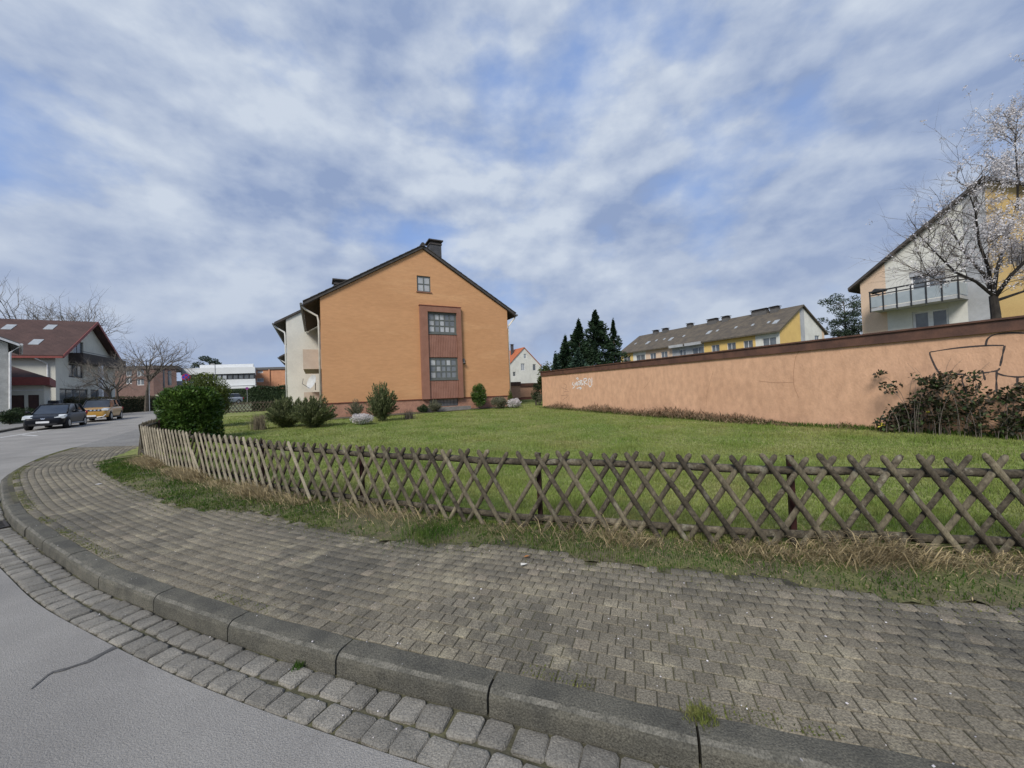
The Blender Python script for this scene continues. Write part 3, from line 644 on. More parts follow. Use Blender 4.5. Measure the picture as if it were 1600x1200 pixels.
for s in [[(945, 525), (905, 460), (865, 360), (900, 345), (1080, 318), (1300, 300), (1455, 298)], [(1450, 300), (1432, 380), (1412, 470)], [(960, 530), (1140, 522)], [(1140, 522), (1118, 560), (1128, 610), (1145, 660)],
          [(1300, 305), (1318, 245), (1380, 212), (1500, 200), (1640, 205)], [(1270, 495), (1282, 515), (1300, 580)], [(1275, 515), (1390, 495), (1412, 470)], [(1388, 500), (1385, 580), (1388, 670)], [(1390, 515), (1440, 532), (1550, 545), (1640, 538)],
          [(1550, 545), (1550, 610), (1565, 635), (1640, 600)], [(1455, 690), (1540, 730), (1640, 770)]]:
    stroke('graffiti_stroke', z6(s), .03, m_spray_k, gw, WF, width_fn=lambda t: .55+.55*np.abs(np.sin(t*5+1)))
z4 = zc(3.077, 780, 440)
for s in [[(735, 445), (722, 480), (690, 520)], [(1030, 430), (1015, 480), (1000, 540), (995, 600)], [(1250, 478), (1330, 486), (1415, 484)], [(1440, 335), (1422, 380), (1415, 484), (1440, 560)], [(540, 490), (545, 600)]]:
    stroke('crack', z4(s), .009, m_crack, gw, WF)
for s in [[(310, 490), (325, 500), (318, 515)], [(300, 510), (330, 522)], [(312, 530), (335, 528)], [(298, 548), (332, 546), (320, 560)], [(305, 570), (318, 560)]]:
    stroke('graffiti_stroke', z4(s), .02, M('faded_spray_paint', (.3, .17, .11), (.2, .12, .09), scale=12), gw, WF)

# ================================================================== orange apartment house
m_orange = M('ochre_render', (.525, .285, .142), (.47, .25, .122), scale=.35, rough=.93, bump=.5, bscale=18, fine=.07, fscale=7, stretch=(.35, .35, 1.4), patch=(.36, .68), stain=((.6, .35, .18), .5, .55, .7, .6, (.3, .3, 1.6)))
m_plinth = M('pink_plinth', (.42, .23, .16), (.33, .18, .125), scale=3, rough=.9, bump=.5, bscale=20, wave=((0, 0, 1), 9, .01))
m_bay = M('mauve_brown_render', (.27, .135, .095), (.235, .115, .08), scale=2, rough=.9, bump=.2, fine=.08)
m_bay_panel = M('mauve_brown_cladding', (.30, .155, .115), (.26, .13, .095), scale=2, rough=.7, fine=.08)
m_tile = M('dark_roof_tile', (.05, .046, .044), (.075, .066, .06), scale=3, rough=.8, fine=.25)
m_soffit = M('dark_timber_soffit', (.06, .05, .045), scale=4, rough=.8)
m_winframe = M('grey_green_frame', (.12, .13, .122), (.1, .108, .1), rough=.5, fine=.05)
m_gl = glass('stair_glass', (.13, .14, .15), .12); m_gl2 = glass('stair_glass_curtain', (.3, .31, .32), .3)
m_beige = M('beige_render', (.5, .42, .34), (.45, .37, .3), scale=1.5, rough=.9, fine=.06)
m_white = M('white_render', (.62, .615, .56), (.55, .545, .5), scale=.7, stain=((.42, .41, .37), 1.0, .55, .8, .6, (1, 1, .3)), rough=.92, bump=.2, fine=.05)
m_pipe = M('cream_downpipe', (.6, .55, .47), scale=4, rough=.5, fine=.05)
m_zinc = M('grey_gutter', (.12, .12, .12), scale=4, rough=.5, fine=.1)
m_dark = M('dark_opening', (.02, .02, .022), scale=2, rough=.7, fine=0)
m_chim = M('slate_chimney', (.07, .072, .078), (.05, .052, .056), scale=5, rough=.7, fine=.2, wave=((0, 0, 1), 5, .01))
W1, EV, RU, RZ, LEN = 11.6, 7.12, 5.83, 10.62, 9.2
gz = G(-10.5, 21.3)
oh = thing('apartment_house', HO.p(W1/2, 0, gz), 'orange gabled apartment house with brown stair-window bay, facing the lawn', 'house')
bay_ = HO.rect(656, 478, 721, 621); w2 = HO.rect(667, 488, 713, 523); w1 = HO.rect(669.5, 560, 716, 593); wa = HO.rect(651, 430, 673, 456); wb = HO.rect(672, 624, 716, 637)
bu0, bu1, bz1 = 5.5, 8.15, 7.03; W2 = (5.97, 7.86, 5.32, 6.68); W1r = (5.97, 7.87, 2.42, 3.80); WA = (5.42, 6.28, 7.93, 8.93); WB = (5.97, 7.86, .72, 1.19)
gable = [(0, 1.24), (W1, 1.24), (W1, EV), (RU, RZ), (0, EV)]
def f(mb):
    holed(mb, HO, gable, [WA, W2, W1r], 0, .14)
    mb.box(HO, .002, .3, .02, LEN, 1.24, EV); mb.box(HO, W1-.3, W1-.002, .02, LEN, 1.24, EV)
    mb.prism(HO, [(0.002, 1.24), (W1-.002, 1.24), (W1-.002, EV), (RU, RZ), (0.002, EV)], LEN-.2, LEN)
part('wall', m_orange, oh, f)
part('plinth', m_plinth, oh, lambda mb: (holed(mb, HO, [(0.02, -.2), (W1-.02, -.2), (W1-.02, 1.238), (.02, 1.238)], [WB], .035, .2), mb.box(HO, .025, .3, .04, LEN, -.2, 1.238), mb.box(HO, W1-.3, W1-.025, .04, LEN, -.2, 1.238)))
m_red = M('red_brown_flashing', (.2, .06, .04), rough=.6)
part('plinth_flashing', m_red, oh, lambda mb: (mb.box(HO, 0, bu0-.005, -.02, .034, 1.205, 1.237), mb.box(HO, bu1+.005, W1, -.02, .034, 1.205, 1.237)))
def roof_slabs(parent, fr, W, ez, ru, rz, v0, v1, oh_l, oh_r, th, mat, name='roof'):
    sl = (rz-ez)/ru; sr = (rz-ez)/(W-ru)
    return part(name, mat, parent, lambda mb: (mb.prism(fr, [(-oh_l, ez-sl*oh_l+.02), (ru, rz+.02), (ru, rz+th), (-oh_l, ez-sl*oh_l+th)], v0, v1), mb.prism(fr, [(ru+.001, rz+.02), (W+oh_r, ez-sr*oh_r+.02), (W+oh_r, ez-sr*oh_r+th), (ru+.001, rz+th)], v0, v1)))
sl = (RZ-EV)/RU; sr = (RZ-EV)/(W1-RU)
rf = roof_slabs(oh, HO, W1, EV, RU, RZ, -.12, LEN+.1, .85, .62, .2, m_tile)
# verge tiles along the gable edge, one by one, and a ridge cap
for k in range(18):
    a = -.85+k*(RU+.85)/18; b = a+(RU+.85)/18+.03
    MB().prism(HO, [(a, EV+sl*a+.205), (b, EV+sl*b+.205), (b, EV+sl*b+.235), (a, EV+sl*a+.255)], -.16, .18).build('verge_tile', m_tile, rf)
    a2 = RU+k*(W1+.62-RU)/18; b2 = a2+(W1+.62-RU)/18+.03
    MB().prism(HO, [(a2, RZ-sr*(a2-RU)+.205), (b2, RZ-sr*(b2-RU)+.205), (b2, RZ-sr*(b2-RU)+.255), (a2, RZ-sr*(a2-RU)+.235)], -.16, .18).build('verge_tile', m_tile, rf)
MB().tube([HO.p(RU, v, RZ+.24) for v in (-.2, LEN+.1)], .13, 8).build('ridge_cap', m_tile, rf)
MB().prism(HO, [(-.84, EV-sl*.84-.03), (-.02, EV-.02), (-.02, EV+.015), (-.84, EV-sl*.84+.015)], -.1, LEN).build('soffit', m_soffit, rf)
MB().prism(HO, [(W1+.02, EV-.02), (W1+.6, EV-sr*.6-.03), (W1+.6, EV-sr*.6+.015), (W1+.02, EV+.015)], -.1, LEN).build('soffit', m_soffit, rf)
gl = part('gutter', m_zinc, oh, lambda mb: mb.tube([HO.p(-.93, v, EV-sl*.85+.06) for v in (-.15, LEN+.1)], .075, 8))
gr = part('gutter', m_zinc, oh, lambda mb: mb.tube([HO.p(W1+.7, v, EV-sr*.62+.06) for v in (-.15, LEN+.1)], .075, 8))
part('downpipe', m_pipe, oh, lambda mb: mb.tube([HO.p(-.9, .1, EV-.5), HO.p(-.75, .1, EV-.68), HO.p(-.16, .08, EV-1.02), HO.p(-.1, .08, EV-1.3), HO.p(-.1, .08, .35)], .055, 8, True), smooth=True)
part('downpipe', m_pipe, oh, lambda mb: mb.tube([HO.p(W1+.68, .12, EV-.42), HO.p(W1+.55, .12, EV-.58), HO.p(W1+.12, .1, EV-1.05), HO.p(W1+.08, .1, EV-1.3), HO.p(W1+.08, .1, .45)], .05, 8), smooth=True)
# stair bay: projecting surround, ribbed spandrels
def f(mb):
    P = -.22
    holed(mb, HO, [(bu0, 1.22), (bu1, 1.22), (bu1, bz1), (bu0, bz1)], [(W2[0], W2[1], 1.225, W2[3]+.0)], P, .2)
    for a, b in ((bu0, -1), (bu1, 1)): mb.add([HO.p(a, P, 1.22), HO.p(a, -.002, 1.22), HO.p(a, -.002, bz1), HO.p(a, P, bz1)], [(0, 1, 2, 3)])
    mb.add([HO.p(bu0, P, bz1), HO.p(bu1, P, bz1), HO.p(bu1, -.002, bz1), HO.p(bu0, -.002, bz1)], [(0, 1, 2, 3)])
    mb.add([HO.p(bu0, P, 1.22), HO.p(bu1, P, 1.22), HO.p(bu1, -.002, 1.22), HO.p(bu0, -.002, 1.22)], [(0, 1, 2, 3)])
bay_o = part('stair_bay', m_bay, oh, f)
boxp('bay_flashing', m_red, bay_o, HO, bu0-.03, bu1+.03, -.25, -.004, bz1+.002, bz1+.04)
for z0, z1 in ((1.23, W1r[2]-.07), (W1r[3]+.02, W2[2]-.07)):
    sp_ = boxp('spandrel', m_bay_panel, oh, HO, W2[0]+.01, W2[1]-.01, -.12, -.03, z0, z1)
    for k in range(17):
        a = W2[0]+.03+k*.1105; boxp('rib', m_bay_panel, sp_, HO, a, a+.06, -.145, -.121, z0+.01, z1-.01)
window(oh, HO, *W2, -.1, m_winframe, [m_gl2, m_gl2, m_gl], 5, 3, .13, .07, label='upper stair window with fifteen small panes', sill=m_winframe)
window(oh, HO, *W1r, -.1, m_winframe, [m_gl, m_gl, m_gl2], 5, 3, .13, .07, label='lower stair window with fifteen small panes', sill=m_winframe)
window(oh, HO, *WA, .02, m_winframe, [m_gl2], 2, 2, .07, .06, label='small attic window with four panes', sill=m_bay)
window(oh, HO, *WB, .09, m_winframe, [m_gl], 8, 2, .04, .025, label='low barred basement window')
part('basement_step', m_conc, oh, lambda mb: mb.box(HO, 5.6, 8.5, -.55, -.03, gz-.2, .68))
part('wall_lamp', m_zinc, oh, lambda mb: (mb.box(HO, bu1+.08, bu1+.2, -.1, 0, 3.55, 3.75), mb.tube([HO.p(bu1+.14, -.12, 3.52), HO.p(bu1+.14, -.2, 3.42)], [.05, .09], 8)))
def chimney(parent, fr, u, v, z0, z1, w, d, mat=m_chim):
    c = boxp('chimney', mat, parent, fr, u-w/2, u+w/2, v-d/2, v+d/2, z0, z1)
    part('chimney_cap', m_tile, c, lambda mb: (mb.box(fr, u-w/2-.12, u+w/2+.12, v-d/2-.12, v+d/2+.12, z1+.16, z1+.24), mb.box(fr, u-w/2+.05, u+w/2-.05, v-d/2+.05, v+d/2-.05, z1+.002, z1+.16), mb.box(fr, u-w/2-.04, u+w/2+.04, v-d/2-.04, v+d/2+.04, z1-.1, z1-.001)))
    return c
chimney(oh, HO, 7.5, 3.2, RZ-1.6, 12.2, .8, 1.0)
chimney(oh, HO, 1.3, 3.5, EV+.4, 8.85, .8, 1.0)
# balconies and loggia openings on the street side
HS = HO.sub(0, 0, 90)                       # u runs back along the left wall; -v would be inside, so build with HO coordinates
for z in (3.25, .75):
    b = part('balcony', m_beige, oh, lambda mb: (mb.box(HO, -.95, -.85, 1.6, 6.6, z, z+1.15), mb.box(HO, -.85, -.003, 1.6, 1.7, z, z+1.15), mb.box(HO, -.85, -.003, 6.5, 6.6, z, z+1.15), mb.box(HO, -.85, -.003, 1.7, 6.5, z, z+.14)))
    boxp('balcony_window', m_gl, oh, HO, -.03, .0, 2.2, 6.0, z+.2, z+2.3)
m_dish = M('dish_grey', (.5, .5, .48), rough=.4, fine=.05)
def dish(fr, u, v, z, label):
    q = fr.p(u, v, z); t = thing('satellite_dish', q, label, 'satellite dish'); c = Vector(q); ax = Vector((-.5, -.8, .35)).normalized(); a = ax.cross(Vector((0, 0, 1))).normalized(); b = a.cross(ax)
    mb = MB()
    for r in range(4):
        rr = .1+.33*r/3; d = .1*(rr/.43)**2
        for k in range(14): mb.v.append(tuple(c+(a*math.cos(k*math.pi/7)+b*math.sin(k*math.pi/7))*rr+ax*(d-.1)))
    for r in range(3):
        for k in range(14): mb.f.append((r*14+k, r*14+(k+1) % 14, r*14+14+(k+1) % 14, r*14+14+k))
    mb.f.append(tuple(range(14))); mb.build('reflector', m_dish, t, smooth=True)
    MB().tube([c-b*.4, c-b*.3+ax*.45, c+ax*.5], .015, 6).build('feed_arm', m_zinc, t)
    MB().tube([c-ax*.1, c-ax*.25, c-ax*.25-Vector((0, 0, .4))], .025, 6).build('mount', m_zinc, t)
dish(HO, -.55, 1.3, 2.5, 'grey satellite dish on the left side of the orange house')

# white row houses stepping back behind it
H2 = HO.sub(-2.2, 9.4)
def rowhouse(fr, W, LN, ez, label, pipes, bal=True):
    z0 = G(*fr.o); t = thing('row_house', fr.p(W/2, 0, z0), label, 'house'); ru = W/2; rz = ez+sl*ru
    def f(mb):
        holed(mb, fr, [(0, z0-.3), (W, z0-.3), (W, ez), (ru, rz), (0, ez)], [], 0, .1)
        mb.box(fr, .002, .3, .02, LN, z0-.3, ez)
    part('wall', m_white, t, f); r = roof_slabs(t, fr, W, ez, ru, rz, -.1, LN, .75, .3, .2, m_tile)
    MB().prism(fr, [(-.74, ez-sl*.74-.03), (-.02, ez-.02), (-.02, ez+.015), (-.74, ez-sl*.74+.015)], -.08, LN).build('soffit', m_soffit, r)
    part('gutter', m_zinc, t, lambda mb: mb.tube([fr.p(-.82, v, ez-sl*.75+.06) for v in (-.12, LN)], .075, 8))
    for v in pipes: part('downpipe', M('white_downpipe', (.68, .68, .66), rough=.4, fine=.03), t, lambda mb: mb.tube([fr.p(-.8, v, ez-.42), fr.p(-.65, v, ez-.6), fr.p(-.12, v, ez-.95), fr.p(-.08, v, ez-1.2), fr.p(-.08, v, z0)], .06, 8), smooth=True)
    if bal:
        for k in range(3):
            for z in (z0+1.2, z0+4): boxp('window', m_gl, t, fr, -.03, .001, 3+k*4.2, 4.6+k*4.2, z, z+1.3)
    return t
rowhouse(H2, 11, 17, 7.5, 'white rendered row house stepping out behind the orange house', (.15, 12))
H3 = H2.sub(-1.0, 17.2); rowhouse(H3, 10, 14, 6.6, 'farthest pale row house glimpsed behind the white one', (.15,))
# ================================================================== other buildings
m_yel = M('yellow_render', (.62, .43, .15), (.57, .39, .14), scale=1, rough=.92, fine=.05)
m_yel_ochre = M('ochre_yellow_render', (.52, .37, .16), (.48, .33, .14), scale=1, rough=.92, fine=.06)
m_peach = M('peach_render', (.6, .45, .33), (.55, .41, .3), scale=1, rough=.92, fine=.05)
m_lgrey = M('light_grey_render', (.38, .39, .4), scale=1, rough=.92, fine=.05)
m_frw = M('white_window_frame', (.72, .72, .72), rough=.4, fine=.03)
m_glf = glass('far_glass', (.09, .1, .11), .1); m_glb = glass('bright_far_glass', (.26, .28, .3), .2)
m_tile_br = M('weathered_brown_roof', (.085, .073, .06), (.12, .1, .075), scale=1.2, rough=.95, fine=.25, wave=((.405, .207, .89), 2.6, .04))
m_skyl = M('skylight', (.33, .35, .36), rough=.3, fine=.05)
# --- long yellow block behind the garages: front runs back at 117 degrees, gable at 27
YG = Fr(36.48, 52, 27); YW, YL, YE, YR = 11.6, 30.5, 8.5, 12.05; z0 = G(36, 52)
yb = thing('apartment_block', YG.p(YW/2, YL/2, z0), 'long yellow and white apartment block with brown roof behind the garage wall', 'building')
YF = YG.sub(0, YL, -90)                     # left long front: u towards the camera-side gable, v into the house (+u of YG)
holes, kinds = [], []
zz6 = lambda x: 970+x/4.848
for a, b, hh in ((15, 68, 0), (112, 180, 1), (218, 264, 0), (302, 352, 0), (442, 490, 1), (540, 628, 1), (686, 748, 0), (806, 872, 0), (930, 1002, 0), (1075, 1180, 1)):
    u0 = YF.on(zz6(a), 545)[0]; u1 = YF.on(zz6(b), 545)[0]
    for z in (6.35, 3.55, .95+z0): holes.append((u0, u1, z, z+1.25)); kinds.append(hh)
def band(px): return YF.on(zz6(px), 540)[0]
b0, b1, b2, b3, b4, b5 = band(90), band(185), band(388), band(500), band(630), band(1022)
sections = [(0, b0, m_yel), (b0, b1, m_white), (b1, b2, m_peach), (b2, b4, m_lgrey), (b4, b5, m_yel), (b5, YL, m_white)]
for u0, u1, mt in sections:
    hs = [h for h in holes if h[0] > u0+.02 and h[1] < u1-.02]
    part('wall', mt, yb, lambda mb: holed(mb, YF, [(u0, z0-.3), (u1, z0-.3), (u1, YE), (u0, YE)], hs, 0, .14))
for h, hh in zip(holes, kinds):
    if any(h[0] > a+.02 and h[1] < b-.02 for a, b, _ in sections): window(yb, YF, *h, .07, m_frw, m_glf if not hh else m_glf, 2, 1, .07, .07)
for u0, u1 in ((b2, b3-.3), (b3+.2, b4-.1)):
    for z in (5.2, 2.4): part('balcony', m_lgrey, yb, lambda mb: (mb.box(YF, u0, u1, -1.1, -1.02, z, z+1.0), mb.box(YF, u0, u1, -1.02, -.005, z, z+.12)))
    boxp('canopy', m_lgrey, yb, YF, u0, u1, -.9, -.005, YE-.55, YE-.1)
for u0, u1, mt in ((0, 5.2, m_yel), (5.2, 6.3, m_lgrey), (6.3, 10.9, m_white), (10.9, YW, m_peach)):
    s_ = (YR-YE)/(YW/2); q = lambda u: YE+s_*min(u, YW-u)
    poly = [(u0, z0-.3), (u1, z0-.3), (u1, q(u1))]+([(YW/2, YR)] if u0 < YW/2 < u1 else [])+[(u0, q(u0))]
    hs = [(8.9, 10.2, 7.2, 8.0)] if mt is m_white else []
    part('gable_wall', mt, yb, lambda mb: holed(mb, YG, poly, hs, -.002, .14))
    for h in hs: window(yb, YG, *h, .05, m_frw, m_glf, 2)
yr = roof_slabs(yb, YG, YW, YE, YW/2, YR, -.3, YL+.4, .6, .6, .22, m_tile_br)
part('back_wall', m_white, yb, lambda mb: mb.box(YG, YW-.3, YW-.004, .1, YL, z0-.3, YE))
s_ = (YR-YE)/(YW/2)
for a, w in ((255, 1.2), (328, 1.3), (516, 1.2), (690, 2.2), (790, 1.4), (1050, 3.0), (1165, 1.4)):
    u, _ = YG.sub(YW/2-.8, YL, -90).on(zz6(a), 505); chimney(yb, YG, YW/2-.5, YL-u, YR-.8, YR+.42, .8, w*.75, m_roofgrey)
for a, b in ((205, 318), (380, 290), (668, 240), (330, 290), (478, 267), (732, 226), (872, 202), (1000, 183), (1175, 160), (1120, 163), (270, 300), (112, 325)):
    px, py = zz6(a), 470+b/4.848           # ray meets the sloping roof plane
    r = ray(px, py); lo, hi = 30., 140.
    for _ in range(60):
        m = (lo+hi)/2; p = r*m/np.linalg.norm(r); rel = p[:2]-YG.o; u = rel@YG.d
        if p[2]+EYE > YE+s_*u+.24: lo = m
        else: hi = m
    v = rel@YG.n; w = .55 if a in (205, 668, 1175, 380) else .28
    part('skylight', m_skyl, yr, lambda mb: mb.prism(YG, [(u-w*.8, YE+s_*(u-w*.8)+.19), (u+w*.8, YE+s_*(u+w*.8)+.19), (u+w*.8, YE+s_*(u+w*.8)+.3), (u-w*.8, YE+s_*(u-w*.8)+.3)], v-w*.6, v+w*.6))

# --- balcony building at the right edge, gable facing the garages
r0 = ray(1352, 600); RG = Fr(r0[0]/r0[1]*26, 26, -63); RW, RE, RR = 11.3, 7.95, 12.15; z0 = .45
rb = thing('apartment_building', RG.p(RW/2, 2, z0), 'gabled apartment building with white, grey and yellow stripes and a balcony', 'building')
s_ = (RR-RE)/(RW/2); q = lambda u: RE+s_*min(u, RW-u)
wu = RG.rect(1420, 424, 1477, 450); wl_ = RG.rect(1423, 484, 1482, 520)
WU_ = (2.45, 3.95, 6.35, 8.0); WL_ = (2.45, 4.0, 3.4, 5.5)
for u0, u1, mt in ((0, 1.3, m_peach), (1.3, 4.75, m_white), (4.75, 5.6, m_lgrey), (5.6, RW, m_yel_ochre)):
    poly = [(u0, z0-.3), (u1, z0-.3), (u1, q(u1))]+([(RW/2, RR)] if u0 < RW/2 < u1 else [])+[(u0, q(u0))]
    part('wall', mt, rb, lambda mb: holed(mb, RG, poly, [WU_, WL_] if mt is m_white else [], 0, .16))
part('side_wall', m_peach, rb, lambda mb: mb.box(RG, .003, .3, .02, 9, z0-.3, RE))
roof_slabs(rb, RG, RW, RE, RW/2, RR, -.35, 9.2, .55, .55, .2, m_tile)
boxp('verge_board', m_soffit, rb, RG, -.54, -.5, -.3, 9, RE-s_*.5-.1, RE-s_*.5+.02)
window(rb, RG, *WU_, .08, m_frw, m_glf, 2, 1, .1, .12, label='balcony door and window behind the railing')
window(rb, RG, *WL_, .08, m_frw, m_glf, 2, 1, .12, .22)
boxp('roller_blind', m_lgrey, rb, RG, WU_[0], WU_[1], -.03, .05, WU_[3]-.32, WU_[3])
bz = 5.95; m_rail = M('dark_railing', (.03, .032, .035), rough=.5, fine=.05); m_bpan = M('frosted_balcony_panel', (.32, .36, .38), (.28, .32, .34), rough=.35, fine=.03)
bl = part('balcony', m_lgrey, rb, lambda mb: mb.box(RG, .95, 4.8, -1.35, -.004, bz-.18, bz))
for k in range(7):
    u = .97+k*.632; part('baluster', m_rail, bl, lambda mb: mb.box(RG, u-.03, u+.03, -1.39, -1.33, bz-.25, bz+1.0))
for k in range(6): boxp('balcony_panel', m_bpan, bl, RG, 1.01+k*.632, 1.565+k*.632, -1.36, -1.345, bz+.05, bz+.72)
for k in range(2): boxp('balcony_panel', m_bpan, bl, RG, .958+k*3.82, .97+k*3.82, -1.28, -.05, bz+.05, bz+.72)
part('handrail', m_rail, bl, lambda mb: (mb.box(RG, .93, 4.83, -1.4, -1.32, bz+1.0, bz+1.08), mb.box(RG, .93, 4.83, -1.38, -1.33, bz+.78, bz+.84), mb.box(RG, .93, .98, -1.32, -.004, bz+1.0, bz+1.05), mb.box(RG, 4.78, 4.83, -1.32, -.004, bz+1.0, bz+1.05)))
part('rolled_awning', m_rail, bl, lambda mb: mb.tube([RG.p(1.02, -1.2, bz+.98), RG.p(1.2, -1.22, bz+1.08), RG.p(1.75, -1.25, bz+1.03)], [.1, .17, .09], 8), smooth=True)

# --- low garages and the red-roofed cottage between house and wall
LG = HO.sub(11.9, 5.0)
for (u0, u1, v, zt, lab) in ((0.05, 3.2, 0, 2.28, 'low brown garage with dark flat roof edge beside the orange house'), (3.35, 8.5, 2.4, 2.2, 'low brown garage set back behind the wall end')):
    z0 = G(*LG.o); t = thing('garage', LG.p((u0+u1)/2, v, z0), lab, 'garage')
    boxp('wall', m_beige if 0 else M('tan_garage_render', (.42, .25, .165), (.36, .21, .14), scale=1.5, rough=.92), t, LG, u0, u1, v, v+5, z0+.35, zt-.33)
    boxp('base', M('dark_red_base', (.16, .07, .055), rough=.9), t, LG, u0+.01, u1-.01, v+.02, v+5, z0-.2, z0+.35)
    boxp('roof_edge', m_fascia, t, LG, u0-.05, u1+.05, v-.06, v+5, zt-.328, zt)
CG = Fr(*(np.array(at_depth(797, 600, 80))[:2]-np.array([.3, .1])), 27); CW, CE, CR = 7.9, 6.75, 10.55; z0 = 1.5
ct = thing('cottage', CG.p(CW/2, 0, z0), 'small white gabled house with orange tiled roof in the gap', 'house')
m_rtile = M('orange_roof_tile', (.42, .13, .055), (.34, .1, .045), scale=2, rough=.85, fine=.15)
ch = [CG.rect(x0, y0, x1, y1) for x0, y0, x1, y1 in ((818.5, 553, 822.5, 560), (814, 568, 820, 579), (832.5, 569, 837.5, 579), (801.5, 581, 806, 588))]
part('wall', m_white, ct, lambda mb: (holed(mb, CG, [(0, z0-.3), (CW, z0-.3), (CW, CE), (CW/2, CR), (0, CE)], ch, 0, .12), mb.box(CG, .003, .3, .05, 9, z0-.3, CE), mb.box(CG, CW-.3, CW-.003, .05, 9, z0-.3, CE)))
for k, h in enumerate(ch): window(ct, CG, *h, .05, m_frw, m_glb if k < 2 else m_glf, 2 if k == 1 else 1, 1, .06, .05)
cr_ = roof_slabs(ct, CG, CW, CE, CW/2, CR, -.15, 9.1, .25, .25, .18, m_rtile); chimney(ct, CG, CW/2-1.2, 3.2, CR-1.2, CR+.9, .5, .5, m_chim)

# --- left: white house with brown roof, its gable towards the street
m_rbrown = M('red_brown_roof', (.062, .038, .034), (.08, .048, .042), scale=.8, rough=.92, fine=.2, wave=((.405, .207, .89), 3, .04))
m_redb = M('red_fascia', (.24, .065, .055), (.2, .055, .048), rough=.6, fine=.06)
m_cream = M('cream_render', (.58, .57, .5), (.53, .52, .46), scale=1, rough=.92, fine=.05)
LF = Fr(-52.2, 44, 27); LGb = Fr(-52.2, 44, 117)      # long front runs left (negative u of LF), gable runs back (u of LGb, inside is -v)
LW, LE, LR = 14.6, 7.65, 12.4; z0 = G(0, 44)-.1
lb = thing('gabled_house', LF.p(-8, 0, z0), 'cream house with red-brown roof, skylights and balcony gable behind the parked cars', 'house')
LX = LF.sub(0, 0)                            # x: along front, v: back
LGa = LF.sub(0, 0, 90)                       # u back along the gable, v points to the left (inside)
G_up = (3.7, 6.0, 8.1, 9.75); G_w = (2.6, 6.0, 5.15, 6.85); S1w = (.7, 7.0, z0+.1, 3.75); S2w = (7.6, 13.6, z0+.1, 3.75)
part('wall', m_cream, lb, lambda mb: (holed(mb, LGa, [(0, z0-.3), (LW, z0-.3), (LW, LE), (LW/2, LR), (0, LE)], [G_up, G_w, S1w, S2w], 0, .25), mb.box(LF, -24, -.004, .0, .3, z0-.3, LE)))
window(lb, LGa, *G_up, .1, m_winframe, m_glf, 2, 1, .1, .1, blind=m_frw); window(lb, LGa, *G_w, .1, m_rail, m_glf, 3, 1, .15, .15)
window(lb, LGa, *S1w, .1, m_rail, m_glf, 4, 1, .12, .12); window(lb, LGa, *S2w, .1, m_rail, m_glf, 3, 1, .12, .12)
lr = part('roof', m_rbrown, lb, lambda mb: (mb.prism(LGa, [(-.6, LE-.42), (LW/2, LR+.05), (LW/2, LR+.3), (-.6, LE-.15)], -.9, 24), mb.prism(LGa, [(LW/2+.001, LR+.05), (LW+.6, LE-.42), (LW+.6, LE-.15), (LW/2+.001, LR+.3)], -.9, 24)))
part('verge_board', m_redb, lb, lambda mb: (mb.prism(LGa, [(-.62, LE-.5), (LW/2, LR-.02), (LW/2, LR+.36), (-.62, LE-.1)], -.96, -.905), mb.prism(LGa, [(LW/2+.001, LR-.02), (LW+.62, LE-.5), (LW+.62, LE-.1), (LW/2+.001, LR+.36)], -.96, -.905)))
part('gutter', m_redb, lb, lambda mb: mb.box(LF, -24, .9, -.78, -.63, LE-.5, LE-.28))
part('downpipe', m_frw, lb, lambda mb: mb.tube([LF.p(-1.3, -.7, LE-.5), LF.p(-1.0, -.5, LE-.75), LF.p(-.6, -.1, LE-1.1), LF.p(-.6, -.1, z0)], .07, 8))
bl = part('balcony', m_soffit, lb, lambda mb: (mb.box(LGa, 2.6, 14.4, -1.3, -1.2, 6.9, 8.1), mb.box(LGa, 2.6, 14.4, -1.2, -.004, 6.9, 7.05), mb.box(LGa, 2.6, 2.7, -1.2, -.004, 7.05, 8.1)))
part('handrail', m_rail, bl, lambda mb: mb.box(LGa, 2.6, 14.4, -1.28, -1.22, 8.25, 8.3))
part('pillar', m_frw, lb, lambda mb: mb.box(LGa, 7.1, 7.5, -1.3, -.95, z0, 6.88))
sL = (LR+.3-(LE-.15))/(LW/2+.6)
for a, b, c, d in ((15, 292, 105, 318), (305, 292, 370, 320), (195, 383, 288, 428)):
    px, py = (a+c)/2*.2333, 440+(b+d)/2*.2333; r = ray(px, py); lo, hi = 20., 140.
    for _ in range(60):
        m = (lo+hi)/2; p = r*m/np.linalg.norm(r); rel = p[:2]-LGa.o; u = rel@LGa.d
        if p[2]+EYE > LE-.15+sL*(u+.6): lo = m
        else: hi = m
    v = rel@LGa.n
    part('skylight', m_skyl, lr, lambda mb: mb.prism(LGa, [(u-.55, LE-.15+sL*(u+.05)-.05), (u+.55, LE-.15+sL*(u+1.15)-.05), (u+.55, LE-.15+sL*(u+1.15)+.06), (u-.55, LE-.15+sL*(u+.05)+.06)], v-.42, v+.42))
chimney(lb, LF, -9.6, 2.4, 8.4, 9.9, .5, .5, m_fascia)
